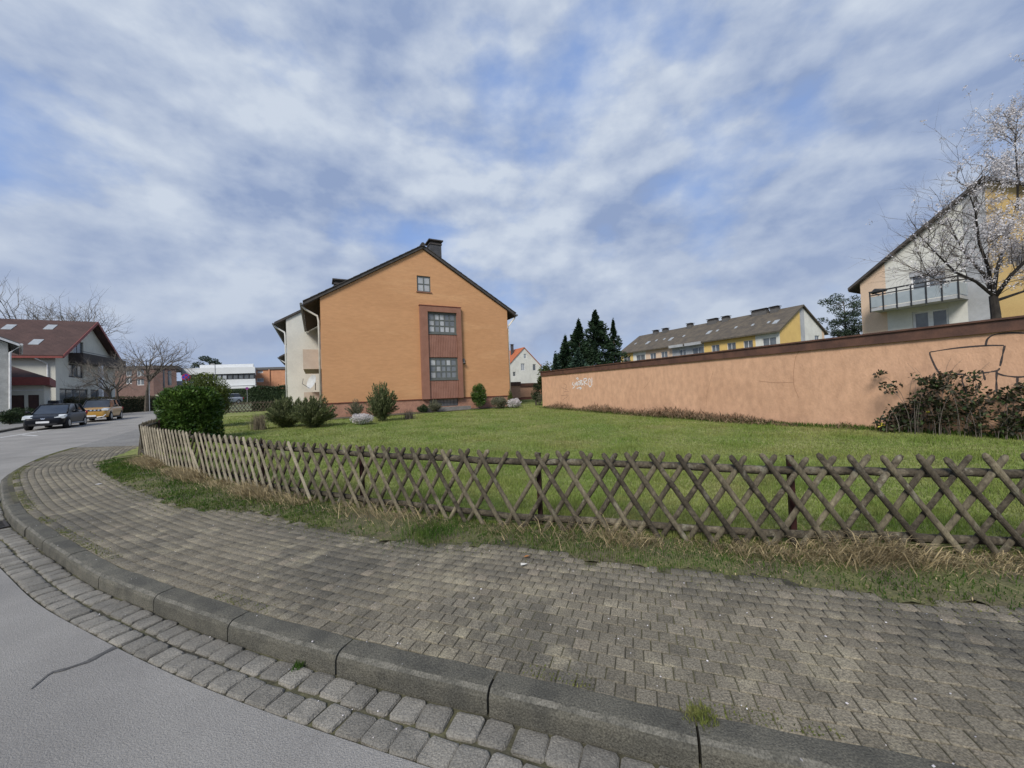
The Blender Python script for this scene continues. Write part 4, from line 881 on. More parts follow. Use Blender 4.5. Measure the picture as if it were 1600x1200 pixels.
# --- garages with red roof edge in front of it
g0 = at_depth(76, 600, 37); GF = Fr(g0.x, g0.y, 47); z0 = G(0, 36)-.05
gg = thing('garage', GF.p(-3, 0, z0), 'white double garage with brown doors, red roof edge and hipped brown roof', 'garage')
ztop = GF.on(60, 602)[1]; dz1 = GF.on(55, 617)[1]; GD = [(-5.35, -3.25, z0, dz1), (-2.8, -.85, z0, dz1)]
dd = [GF.on(14, 630)[0], GF.on(38, 630)[0], GF.on(44, 630)[0], GF.on(66, 630)[0]]; GD = [(dd[0], dd[1], z0, dz1), (dd[2], dd[3], z0, dz1)]
part('wall', m_cream, gg, lambda mb: (holed(mb, GF, [(-12, z0-.2), (-.3, z0-.2), (-.3, ztop), (-12, ztop)], GD, 0, .2), mb.box(GF, -.6, -.304, .02, 7, z0-.2, ztop)))
m_gdoor = M('brown_garage_door', (.085, .045, .04), (.07, .038, .034), scale=4, rough=.6, wave=((.89, .454, 0), 5, .02))
for d in GD: boxp('garage_door', m_gdoor, gg, GF, d[0], d[1], .12, .17, d[2], d[3])
boxp('lintel_board', m_frw, gg, GF, -12, -.32, -.06, -.003, ztop-.5, ztop-.4)
part('fascia', m_redb, gg, lambda mb: mb.box(GF, -12.5, .1, -.55, 7, ztop, ztop+.75))
part('roof', m_rbrown, gg, lambda mb: mb.add([GF.p(-12.4, -.5, ztop+.752), GF.p(0, -.5, ztop+.752), GF.p(0, 6.9, ztop+.752), GF.p(-12.4, 6.9, ztop+.752), GF.p(-4.6, 3.2, ztop+3.0), GF.p(-12.4, 3.2, ztop+3.0)], [(0, 1, 4, 5), (1, 2, 4), (2, 3, 5, 4), (0, 5, 3), (0, 3, 2, 1)]))
# --- grey house corner at the left edge
e0 = at_depth(13, 600, 30); EF = Fr(e0.x, e0.y, 52); z0 = G(0, 30)
eg = thing('house', EF.p(-3, 0, z0), 'corner of a pale grey house with white gutter at the left edge', 'house'); ez = EF.on(10, 536)[1]
part('wall', M('pale_grey_render', (.46, .46, .44), scale=2, rough=.92), eg, lambda mb: mb.prism(EF, [(-9, z0-.3), (0, z0-.3), (0, ez), (-6, ez+3.0), (-9, ez+1.5)], 0, 8))
part('roof', m_zinc, eg, lambda mb: mb.prism(EF, [(.55, ez-.2), (-6, ez+3.05), (-6, ez+3.3), (.55, ez+.03)], -.35, 8.2))
part('verge_board', m_frw, eg, lambda mb: mb.prism(EF, [(.57, ez-.24), (-6, ez+3.02), (-6, ez+3.2), (.57, ez-.07)], -.41, -.355))
part('gutter', m_frw, eg, lambda mb: mb.tube([EF.p(.66, -.4, ez-.1), EF.p(.66, 8, ez-.1)], .09, 8)); part('downpipe', m_frw, eg, lambda mb: mb.tube([EF.p(.62, -.2, ez-.2), EF.p(.1, -.12, ez-.75), EF.p(.06, -.1, z0)], .07, 8))

# --- brick block, white modern block and orange-brick block across the far street
m_brick = M('red_brown_brick', (.2, .13, .112), (.165, .105, .09), scale=2, rough=.92, fine=.12, wave=((0, 0, 1), 4, .02))
m_brick_o = M('orange_brick', (.5, .25, .14), (.43, .21, .12), scale=2, rough=.92, fine=.12)
m_wpanel = M('white_panel', (.58, .6, .61), (.53, .55, .56), scale=.6, rough=.6, fine=.04)
q0 = at_depth(240, 600, 66); BF = Fr(q0.x, q0.y, 35); BS = BF.sub(0, 0, 0); z0 = G(0, 66)-.2   # BF: right-hand face; left-hand face runs off at another angle
bb = thing('brick_building', BF.p(0, 4, z0), 'flat-roofed red-brown brick block behind the bare vase-shaped tree', 'building')
BLf = Fr(q0.x, q0.y, 0).sub(-9.5, 0); zt = BF.on(258, 571)[1]
hl = [BLf.rect(*r) for r in ((196, 578, 206, 588), (196, 590, 206, 600), (213, 578, 225, 588), (213, 592, 225, 602))]
ur = BF.on(276, 590)[0]
sl_ = [BF.rect(254.5, 577, 257.5, 607), BF.rect(262, 579, 268, 602)]
part('wall', m_brick, bb, lambda mb: (holed(mb, BLf, [(0, z0-.3), (9.5, z0-.3), (9.5, zt-.6), (0, zt-.6)], hl, 0, .2), holed(mb, BF, [(0, z0-.3), (ur, z0-.3), (ur, zt-.6), (0, zt-.6)], sl_, 0, .2)))
def f(mb):
    a = BLf.p(-.1, -.15, 0); b = BF.p(0, -.18, 0); c = BF.p(ur+.15, -.15, 0); d = BF.p(ur+.15, 9, 0); e = BLf.p(-.1, 12, 0); P = [a, b, c, d, e]
    mb.add([(p[0], p[1], zt-.6) for p in P]+[(p[0], p[1], zt) for p in P], [(0, 1, 2, 3, 4), (9, 8, 7, 6, 5)]+[(i, (i+1) % 5, 5+(i+1) % 5, 5+i) for i in range(5)])
part('roof_edge', M('dark_parapet', (.09, .075, .068), rough=.8), bb, f)
for h in hl: window(bb, BLf, *h, .08, m_frw, m_glf, 2, 1, .1, .1)
for h in sl_: boxp('window', m_glf, bb, BF, h[0], h[1], .12, .16, h[2], h[3])
MF = Fr(*np.array(at_depth(399, 600, 75))[:2], 8); z0 = G(0, 74)-.3
def skb(name, mat, u0, u1, v0, v1, za, zb):
    k = .46; q = [(u0-k*v0, v0), (u1-k*v0, v0), (u1-k*v1, v1), (u0-k*v1, v1)]
    return MB().hexa([MF.p(a, b, za) for a, b in q], [MF.p(a, b, zb) for a, b in q]).build(name, mat, mm_)
mm_ = thing('office_building', MF.p(-7, 3, z0), 'white two-storey modern block with long ribbon window across the far street', 'building')
uL = MF.on(283, 590)[0]; zA, zB, zC, zD, zE = [MF.on(345, y)[1] for y in (574.5, 584.5, 593.5, 603.5, 608)]
skb('parapet_band', m_wpanel, uL, 0, -.3, 9, zB, zA); skb('sill_band', m_wpanel, uL-2.3, 0, -.3, 9, zD, zC)
skb('canopy', m_wpanel, uL-2.3, .2, -.9, 9, zE, zD-.12); skb('shadow_gap', m_rail, uL-2, -.1, -.15, 9, zD-.118, zD-.002)
skb('core', m_lgrey, uL+.3, -.15, .15, 9, zC+.002, zB-.002)
nb = 13; du = (-.15-uL-.3)/nb
rbw = part('ribbon_window', m_rail, mm_, lambda mb: mb.box(MF, uL+.3, -.15, .1, .148, zC+.002, zB-.002))
for k in range(nb+1): boxp('mullion', m_rail, rbw, MF, uL+.3+du*k-.09, uL+.3+du*k+.09, -.1, .098, zC+.004, zB-.004)
for k in range(nb): boxp('pane', m_glb if k in (6, 7) else m_glf, rbw, MF, uL+.3+du*k+.1, uL+.3+du*(k+1)-.1, .02, .06, zC+.1, zB-.1)
skb('upper_storey', m_wpanel, MF.on(310, 570)[0], -.3, 1.5, 9, zA+.002, MF.on(345, 568.5)[1])
skb('ground_wall', m_lgrey, uL+.3, -.15, 2.2, 9, z0-.2, zE-.002); boxp('shop_window', m_glb, mm_, MF, MF.on(345, 620)[0], MF.on(385, 620)[0], 2.1, 2.18, z0+.3, zE-.6)
boxp('pillar', m_wpanel, mm_, MF, -.9, -.35, -.5, .2, z0-.2, zE-.002)
OF = Fr(*np.array(at_depth(397, 600, 84))[:2], 8); ob = thing('brick_building', OF.p(3, 3, z0), 'orange brick block beyond the white modern block', 'building')
zo = OF.on(415, 574)[1]; uo = OF.on(446, 600)[0]; ho = [OF.rect(402, 579, 411, 583), OF.rect(401, 591, 412, 597)]
part('wall', m_brick_o, ob, lambda mb: (holed(mb, OF, [(0, z0-.2), (uo, z0-.2), (uo, zo-.5), (0, zo-.5)], ho, 0, .2), mb.box(OF, uo*.48, uo*.52, -.25, -.003, z0, zo-.5)))
for h in ho: window(ob, OF, *h, .08, m_frw, m_glb, 1, 1, .12)
boxp('roof_edge', m_zinc, ob, OF, -.2, uo+.2, -.25, 9, zo-.498, zo)

# ================================================================== cars
def car(name, p, ang, spec, paint, label, z=None):
    z = G(p[0], p[1])-.12 if z is None else z; t = thing(name, (p[0], p[1], z), label, 'car'); Rm = Matrix.Translation((p[0], p[1], z)) @ Matrix.Rotation(R_(ang), 4, 'Z')
    L, Wd, H = spec['L'], spec['W'], spec['H']; fx = L/2; S = spec
    def put(nm, mb, mat, parent=t, smooth=True, sub=0):
        me = mb.mesh(nm, mat, smooth=smooth); me.transform(Rm); me.transform(Matrix.Translation(-Vector((p[0], p[1], z)))); o = link(nm, me, parent)
        if sub: md = o.modifiers.new('s', 'SUBSURF'); md.levels = md.render_levels = sub
        return o
    hw = Wd/2
    # lower body: stations (x, half width, bottom, bumper/side mid, shoulder, top)
    st = S['stations']; mb = MB(); k = 10
    for x, w, b, s1, s2, top in st:
        mb.v += [(x, -w*.86, b), (x, -w*.98, b+.08), (x, -w, s1), (x, -w*.97, s2), (x, -w*.8, top), (x, w*.8, top), (x, w*.97, s2), (x, w, s1), (x, w*.98, b+.08), (x, w*.86, b)]
    for i in range(len(st)-1):
        for j in range(k): mb.f.append((i*k+j, i*k+(j+1) % k, (i+1)*k+(j+1) % k, (i+1)*k+j))
    mb.f.append(tuple(range(k))); mb.f.append(tuple((len(st)-1)*k+j for j in range(k)))
    body = put('body', mb, paint, sub=2)
    # greenhouse: glass hull, roof panel and pillars
    g = S['green']; (xa, xb, xc, xd) = g['x']; zb, zr = g['z']; w0, w1 = hw*.86, hw*.68
    base = [(xa, zb, w0*.94), (xb, zr, w1), (xc, zr-.02, w1), (xd, zb+.06, w0*.93)]
    mb = MB().hexa([(xa, -w0*.94, zb-.06), (xd, -w0*.93, zb-.04), (xd, w0*.93, zb-.04), (xa, w0*.94, zb-.06)], [(xb, -w1, zr), (xc, -w1, zr-.02), (xc, w1, zr-.02), (xb, w1, zr)])
    put('glasshouse', mb, glass('car_glass', (.03, .035, .04), .05), smooth=False)
    mb = MB(); n = 7
    for i in range(n):
        u = i/(n-1); x = xb+.05+(xc-.05-xb-.05)*u; zz = zr+.035*math.sin(math.pi*(.15+.75*u))
        mb.v += [(x, -w1-.015, zz-.03), (x, -w1*.7, zz+.015), (x, 0, zz+.028), (x, w1*.7, zz+.015), (x, w1+.015, zz-.03)]
    for i in range(n-1):
        for j in range(4): mb.f.append((i*5+j, i*5+j+1, (i+1)*5+j+1, (i+1)*5+j))
    put('roof', mb, S.get('roof', paint))
    xm = (xb+xc)/2-.1
    for s in (-1, 1):
        for (x0, y0, z0_), (x1, y1, z1_), r in (((xa, w0*.95, zb-.04), (xb, w1+.005, zr), .035), ((xm, w0*.965, zb-.03), (xm-.03, w1+.01, zr), .032), ((xd+.02, w0*.95, zb), (xc, w1+.005, zr-.02), .06)):
            put('pillar', MB().tube([(x0, s*y0, z0_), (x1, s*y1, z1_)], r, 6), S.get('pillar', paint))
        put('mirror', MB().tube([(xa-.32, s*(hw-.05), zb+.0), (xa-.34, s*(hw+.08), zb+.06), (xa-.34, s*(hw+.19), zb+.05)], [.03, .085, .07], 8), S.get('trim', paint))
        hl_ = S['light']; hm = MB().hexa([(hl_[0]+.02, s*hw*.5, hl_[2]-.03), (hl_[1], s*hw*.96, hl_[2]-.02), (hl_[1]-.3, s*hw*.985, hl_[3]-.05), (hl_[1]-.3, s*hw*.7, hl_[3]-.05)], [(hl_[0]-.02, s*hw*.48, hl_[2]+.05), (hl_[1]-.02, s*hw*.93, hl_[3]-.02), (hl_[1]-.36, s*hw*.95, hl_[3]+.03), (hl_[1]-.36, s*hw*.6, hl_[3]+.03)])
        put('headlight', hm, M('headlight_lens', (.55, .58, .58), rough=.15, fine=0, spec=.8), smooth=False)
        put('tail_light', MB().tube([(-fx+.03, s*hw*.82, .72), (-fx+.04, s*hw*.85, .98)], .07, 6), M('tail_lens', (.35, .02, .02), rough=.2, fine=0))
        put('sill', MB().tube([(S['wx'][0]-.36, s*(hw-.02), .26), (S['wx'][1]+.36, s*(hw-.02), .26)], .05, 6), S.get('sill', m_rail))
    m_ty = M('tyre', (.018, .018, .018), rough=.9, fine=0); m_ri = M('wheel_rim', (.38, .39, .4), rough=.35, metal=.6, fine=.1)
    for x in S['wx']:
        for s in (-1, 1):
            yw = s*(hw-.115); rw = S['rw']
            def disc(y0, y1, r0, r1): return MB().tube([(x, y0, rw), (x, y0+(y1-y0)*.15, rw), (x, y0+(y1-y0)*.85, rw), (x, y1, rw)], [r0*.94, r0, r0, r1], 20)
            w = put('wheel', disc(yw-s*.09, yw+s*.11, rw, rw*.94), m_ty); put('rim', MB().tube([(x, yw+s*.105, rw), (x, yw+s*.118, rw)], [rw*.64, rw*.6], 14), m_ri, w, False)
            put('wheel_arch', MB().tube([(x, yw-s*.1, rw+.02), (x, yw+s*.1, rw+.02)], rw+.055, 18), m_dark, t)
    fr0 = S['front']; put('number_plate', MB().hexa([(fr0+.01, -.26, .36), (fr0+.03, -.26, .36), (fr0+.03, .26, .36), (fr0+.01, .26, .36)], [(fr0, -.26, .47), (fr0+.02, -.26, .47), (fr0+.02, .26, .47), (fr0, .26, .47)]), m_frw, smooth=False)
    put('grille', MB().hexa([(fr0-.05, -.55, .22), (fr0+.012, -.5, .22), (fr0+.012, .5, .22), (fr0-.05, .55, .22)], [(fr0-.05, -.6, .33), (fr0+.012, -.58, .33), (fr0+.012, .58, .33), (fr0-.05, .6, .33)]), m_dark, smooth=False)
    return t, put
def stations(L, W, H, hood, belt, nose, clear):
    f = L/2; w = W/2
    return [(f, w*.72, clear+.06, .5, .58, nose), (f-.12, w*.88, clear, .52, .64, nose+.09), (f-.45, w*.97, clear, .55, hood-.16, hood-.06), (f-.95, w, clear, .58, hood-.07, hood), (f-1.25, w, clear, .6, belt-.08, belt-.02),
            (0, w, clear, .62, belt-.05, belt), (-f+.9, w, clear, .64, belt-.02, belt+.03), (-f+.25, w*.96, clear+.02, .66, belt-.03, belt+.04), (-f+.02, w*.84, clear+.1, .64, belt-.08, belt-.02)]
paint_k = M('black_car_paint', (.006, .007, .01), (.008, .009, .012), scale=2, rough=.3, fine=0, spec=.2)
paint_y = M('golden_car_paint', (.46, .26, .05), (.42, .23, .045), scale=2, rough=.3, fine=0, spec=.5, coat=.5)
A_ = -56.6
hatch = dict(L=4.03, W=1.75, H=1.47, stations=stations(4.03, 1.75, 1.47, .9, .95, .6, .19), green=dict(x=(1.05, .25, -1.25, -1.8), z=(.95, 1.44)), light=(1.93, 1.86, .62, .8), wx=(1.27, -1.27), rw=.3, front=1.99, sill=m_lgrey)
t, put = car('parked_car', (-28.4, 24.0), A_, hatch, paint_k, 'black hatchback parked nose-on beside the far kerb, in front of the golden car')
m_chr = M('chrome', (.7, .7, .7), rough=.15, metal=.9, fine=0)
put('badge', MB().add([(1.985, -.1, .66), (1.985, -.035, .63), (1.985, 0, .645), (1.985, .035, .63), (1.985, .1, .66), (1.99, .06, .585), (1.99, 0, .565), (1.99, -.06, .585)], [(0, 1, 7), (1, 2, 6, 7), (2, 3, 5, 6), (3, 4, 5)]), m_chr, smooth=False)
suv = dict(L=4.18, W=1.78, H=1.61, stations=stations(4.18, 1.78, 1.61, 1.02, 1.06, .84, .24), green=dict(x=(1.0, .45, -1.5, -1.85), z=(1.06, 1.58)), light=(2.02, 1.93, .8, .93), wx=(1.25, -1.25), rw=.335, front=2.06, trim=m_rail, sill=m_rail, pillar=m_rail, roof=M('silver_roof_paint', (.3, .31, .32), rough=.3, fine=0))
t, put = car('parked_car', (-31.7, 29.6), A_, suv, paint_y, 'golden yellow compact SUV with silver roof parked behind the black hatchback')
for s in (-1, 1):
    put('skid_plate', MB().tube([(2.06, s*.3, .3), (2.03, s*.62, .33), (1.98, s*.74, .5)], .045, 6), m_frw)
put('grille_slots', MB().hexa([(2.0, -.5, .76), (2.09, -.48, .76), (2.09, .48, .76), (2.0, .5, .76)], [(2.0, -.5, .88), (2.06, -.48, .88), (2.06, .48, .88), (2.0, .5, .88)]), m_rail, smooth=False)
for k in range(5): put('grille_bar', MB().hexa([(2.06, -.4+k*.2-.05, .78), (2.1, -.4+k*.2-.05, .78), (2.1, -.4+k*.2+.05, .78), (2.06, -.4+k*.2+.05, .78)], [(2.05, -.4+k*.2-.05, .86), (2.075, -.4+k*.2-.05, .86), (2.075, -.4+k*.2+.05, .86), (2.05, -.4+k*.2+.05, .86)]), m_chr, smooth=False)
m_silver = M('silver_car_paint', (.42, .44, .47), scale=2, rough=.3, fine=0, coat=.5)
van = dict(suv, H=1.7)
for px, Y, a, lab, pm in ((353, 58, -110, 'silver car standing in the far street behind the round shrub', m_silver), (83, 40, -48, 'pale car glimpsed between black hatchback and cream house', m_silver)):
    q = at_depth(px, 600, Y); car('parked_car', (q.x, q.y), a, van, pm, lab, G(q.x, q.y)-.1)

# ================================================================== signs and lamp post
m_steel = M('galvanised_steel', (.4, .41, .42), rough=.5, metal=.4, fine=.1); m_sblue = M('sign_blue', (.03, .06, .4), rough=.4, fine=0); m_sred = M('sign_red', (.5, .02, .03), rough=.4, fine=0)
def no_stop(px, py, Y, r, label, face):
    c = at_depth(px, py, Y); z0 = G(c.x, c.y)-.02; t = thing('road_sign', (c.x, c.y, z0), label, 'road sign'); a = R_(face); fx_ = Vector((math.cos(a), math.sin(a), 0)); sd_ = Vector((-fx_.y, fx_.x, 0)); up = Vector((0, 0, 1))
    MB().tube([(c.x, c.y, z0), (c.x, c.y, c.z+r*.8)], .03, 8).build('post', m_steel, t)
    def disc(nm, R0, mat, d, R1=0, n=28):
        mb = MB(); o = c+fx_*d
        for k in range(n): q = sd_*math.cos(2*math.pi*k/n)+up*math.sin(2*math.pi*k/n); mb.v += [tuple(o+q*R0), tuple(o+q*R1)] if R1 else [tuple(o+q*R0)]
        if R1:
            for k in range(n): mb.f.append((2*k, 2*((k+1) % n), 2*((k+1) % n)+1, 2*k+1))
        else: mb.f.append(tuple(range(n)))
        return mb.build(nm, mat, pl)
    pl = None; MBp = MB().tube([c+fx_*.032, c+fx_*.038], r, 28); pl = MBp.build('plate', m_sblue, t)
    disc('red_ring', r*.99, m_sred, .042, r*.84)
    for s in (-1, 1):
        d1 = (sd_+up*s).normalized(); d2 = (sd_*-s+up).normalized() if s > 0 else (sd_+up).normalized(); w = r*.085; o = c+fx_*(.046+.002*s)
        MB().add([tuple(o+d1*r*.86+d2*w), tuple(o-d1*r*.86+d2*w), tuple(o-d1*r*.86-d2*w), tuple(o+d1*r*.86-d2*w)], [(0, 1, 2, 3)]).build('red_bar', m_sred, pl)
    o = c+fx_*.052-up*r*.55
    MB().add([tuple(o+sd_*r*.33), tuple(o+sd_*r*.05+up*r*.14), tuple(o+sd_*r*.05+up*r*.05), tuple(o-sd_*r*.3+up*r*.05), tuple(o-sd_*r*.3-up*r*.05), tuple(o+sd_*r*.05-up*r*.05), tuple(o+sd_*r*.05-up*r*.14)], [(0, 1, 2, 3, 4, 5, 6)]).build('white_arrow', m_frw, pl)
no_stop(291, 589.5, 27, .25, 'round no-stopping sign, blue with red ring, rising behind the laurel', -55)
no_stop(386, 607, 57, .2, 'small round red and blue sign in front of the white modern block', -65)
c = at_depth(233, 600, 40); t = thing('road_sign', (c.x, c.y, G(c.x, c.y)), 'thin pale sign post with a plate seen edge-on by the far hedge', 'road sign')
MB().tube([(c.x, c.y, G(c.x, c.y)-.1), (c.x, c.y, at_depth(233, 596, 40).z)], .035, 8).build('post', m_steel, t); boxp('plate', m_steel, t, Fr(c.x, c.y, 133), -.3, .3, -.05, -.035, at_depth(233, 612, 40).z, at_depth(233, 598, 40).z)
c = at_depth(336, 570, 52); t = thing('street_lamp', (c.x, c.y, G(c.x, c.y)), 'slim pale street lamp post in front of the ribbon windows', 'street lamp')
MB().tube([(c.x, c.y, G(c.x, c.y)-.1), (c.x, c.y, 3), (c.x, c.y, c.z)], [.08, .06, .05], 8).build('post', m_steel, t); MB().tube([(c.x, c.y, c.z), (c.x-.1, c.y, c.z+.06), (c.x-.5, c.y-.1, c.z+.08)], [.06, .09, .06], 8).build('lamp_head', m_steel, t)
# ================================================================== vegetation
m_laurel = M('laurel_leaf', (.04, .085, .016), (.085, .145, .026), scale=2.5, rough=.38, rndv=.4, fine=0, leaf=.18, spec=.4)
m_yg = M('yellow_green_leaf', (.10, .125, .025), (.065, .095, .02), scale=3, rough=.6, rndv=.35, fine=0, leaf=.25)
m_dkhedge = M('dark_hedge_leaf', (.02, .038, .014), (.03, .052, .018), scale=3, rough=.6, rndv=.4, fine=0, leaf=.15)
m_olive = M('olive_juniper', (.085, .11, .04), (.14, .15, .07), scale=4, rough=.8, rndv=.35, fine=0, leaf=.2)
m_greygr = M('grey_green_leaf', (.13, .135, .085), (.17, .165, .11), scale=5, rough=.9, rndv=.3, fine=0, leaf=.2)
m_white_fl = M('white_blossom', (.72, .69, .68), (.6, .56, .56), scale=6, rough=.8, rndv=.25, fine=0, leaf=.3)
m_conif = M('dark_conifer', (.014, .034, .014), (.026, .05, .022), scale=1.2, rough=.7, rndv=.45, fine=0, leaf=.1)
m_conif_b = M('blue_green_conifer', (.03, .06, .042), (.045, .078, .05), scale=1.2, rough=.7, rndv=.4, fine=0, leaf=.1)
m_pine = M('pine_needle', (.03, .05, .03), (.05, .07, .04), scale=1.2, rough=.8, rndv=.45, fine=0, leaf=.1)
m_bark = M('bark', (.07, .058, .045), (.11, .095, .075), scale=6, rough=.95, bump=.5, bscale=30, fine=.3)
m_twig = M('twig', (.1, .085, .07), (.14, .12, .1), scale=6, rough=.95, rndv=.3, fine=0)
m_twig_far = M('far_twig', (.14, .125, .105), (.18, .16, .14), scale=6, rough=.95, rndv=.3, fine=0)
m_bramble = M('bramble_leaf', (.02, .03, .012), (.05, .035, .018), scale=4, rough=.6, rndv=.5, fine=0, leaf=.15, c3=(.04, .065, .02))
def ell(n, c, r, shell=.55):
    d = unit(rng.normal(size=(n, 3))); t = np.where(rng.random(n) < shell, rng.uniform(.82, 1.0, n), rng.random(n)**.5)
    return np.array(c)+d*t[:, None]*np.array(r), d
def lumpy(n, c, r, k=22, lump=.36, flat=0.0):
    """leaf points in a crown made of many overlapping clumps, with gaps between them"""
    P, Dd = [], []; c = np.array(c); r = np.array(r)
    for i in range(k):
        d = unit(rng.normal(size=(1, 3)))[0]
        if flat: d[2] = max(d[2], -flat)
        cc = c+d*r*rng.uniform(.35, .82); rr = r*lump*rng.uniform(.7, 1.25); p, q = ell(n//k, cc, np.full(3, float(np.mean(rr)))*np.array([1, 1, .9]), .7); P.append(p); Dd.append(unit(q+d*.8))
    return np.concatenate(P), np.concatenate(Dd)
def bush(name, label, base, w, h, mat, n=3000, leaf=.07, k=22, lump=.36, cat='shrub', spiky=0.0, aspect=.5, dense=True, group=None, spread=.9, core=True):
    b = Vector(base); t = thing(name, b, label, cat, group); c = (b.x, b.y, b.z+h*.52); r = (w*.43, w*.4, h*.44)
    P, D = lumpy(n, c, r, k, lump); 
    if core: p2, d2 = ell(n//3, c, (w*.42, w*.38, h*.46), .35); P = np.concatenate([P, p2]); D = np.concatenate([D, d2])
    P[:, 2] = np.maximum(P[:, 2], b.z+.02)
    if spiky:
        D = D*.4; D[:, 2] += spiky
    leaves('foliage', P, leaf, mat, t, aspect, D, spread)
    mb = MB()
    for i in range(7):
        a = rnd.uniform(0, 6.28); e = Vector((c[0]+math.cos(a)*w*.25, c[1]+math.sin(a)*w*.25, b.z+h*rnd.uniform(.45, .75)))
        mb.tube([b+Vector((math.cos(a)*.03, math.sin(a)*.03, -.03)), b.lerp(e, .5)+Vector((0, 0, h*.06)), e], [.02, .014, .005], 5)
    mb.build('stems', m_bark, t); return t
def feathery(name, label, base, w, h, mat, strands, per, leaf, cat='shrub', erect=1.0, spike=.25):
    b = Vector(base); t = thing(name, b, label, cat); P, D = [], []; mb = MB()
    for i in range(strands):
        a = rnd.uniform(0, 6.28); o = rnd.random()**.6; tip = np.array([math.cos(a)*w*.5*o, math.sin(a)*w*.46*o, h*(1-.45*o*o)*rnd.uniform(.55, 1+spike)]); s = rng.random(per)**.7
        q_ = np.column_stack([tip[0]*s**1.2*1.0, tip[1]*s**1.2, tip[2]*s**.85]); d = np.gradient(q_[np.argsort(s)], axis=0) if 0 else np.tile(tip/np.linalg.norm(tip)*[.7, .7, erect], (per, 1)); q_ += rng.normal(0, .035*w, (per, 3))*(1-.75*s[:, None]**2)
        P.append(q_); D.append(d)
        if i % 6 == 0: mb.tube([b+Vector((0, 0, -.02)), b+Vector(tip*[.35, .35, .5]), b+Vector(tip*[.8, .8, .85])], [.016, .01, .004], 4)
    P = np.concatenate(P)+np.array(b); P[:, 2] = np.maximum(P[:, 2], b.z+.015); leaves('foliage', P, leaf, mat, t, .22, np.concatenate(D), .45); mb.build('stems', m_bark, t); return t
def gp(px, py): p = gnd(px, py); return Vector((p.x, p.y, LZ(p.x, p.y)))
def laurel():
    b = at_depth(297, 600, 13.6); b = Vector((b.x, b.y, LZ(b.x, b.y))); t = thing('laurel_bush', b, 'large glossy green cherry laurel bush in the fence corner', 'bush'); W, H = 1.48, 1.84
    n = 17000; d = unit(rng.normal(size=(n, 3))); r = (np.abs(d)**5).sum(1)**-.2
    lump = 1+.045*np.sin(d[:, 0]*9+2)*np.sin(d[:, 2]*8)+.04*np.sin(d[:, 1]*11+d[:, 2]*7)
    P = np.array([b.x, b.y, b.z+H*.51])+d*(r*lump*np.where(rng.random(n) < .75, rng.uniform(.86, 1.03, n), rng.uniform(.5, .9, n)))[:, None]*np.array([W*.53, W*.45, H*.5]); D = d
    P[:, 2] = np.maximum(P[:, 2], b.z+.03); leaves('foliage', P, .12, m_laurel, t, .42, D+[0, 0, .35], .8)
    part('stems', m_bark, t, lambda mb: [mb.tube([b+Vector((u, v, -.03)), b+Vector((u*2.2, v*2.2, .6)), b+Vector((u*3, v*3, 1.25))], [.03, .022, .008], 6) for u, v in ((.1, .1), (-.15, .05), (.2, -.1), (-.2, -.12), (0, .2))])
laurel()
q = at_depth(320, 600, 18.5); q.z = LZ(q.x, q.y); bush('round_shrub', 'rounded yellow-green clipped shrub rising behind the laurel', q, 2.7, 2.75, m_yg, 16000, .085, 50, .34)
q = at_depth(419, 600, 33); q.z = LZ(q.x, q.y)
def hedge(name, label, fr, L, D_, z0, H, mat, n, leaf):
    t = thing(name, fr.p(L/2, D_/2, z0), label, 'hedge'); m = n; U = rng.uniform(0, L, m); V = rng.uniform(0, D_, m); Z = rng.uniform(0, H, m); f = rng.integers(0, 4, m)
    V = np.where(f == 0, rng.normal(.06, .06, m), np.where(f == 1, V, V)); Z = np.where(f == 1, H+rng.normal(0, .06, m), Z); U = np.where(f == 2, rng.normal(.05, .06, m), U); V = np.where(f == 3, rng.normal(.06, .08, m), V)
    Z = Z*(1+.03*np.sin(U*3.1)); P = np.array([fr.p(a, b, max(z0+c, z0+.02)) for a, b, c in zip(U, V, Z)])
    leaves('foliage', P, leaf, mat, t, .55); boxp('inner_branches', m_dkhedge, t, fr, .12, L-.12, .15, D_-.1, z0-.05, z0+H-.14)
hf = Fr(q.x-1.15, q.y-.5, 20); hedge('clipped_hedge', 'dense dark clipped hedge beside the white row house', hf, 2.7, 1.2, q.z, 2.0, m_dkhedge, 5000, .11)
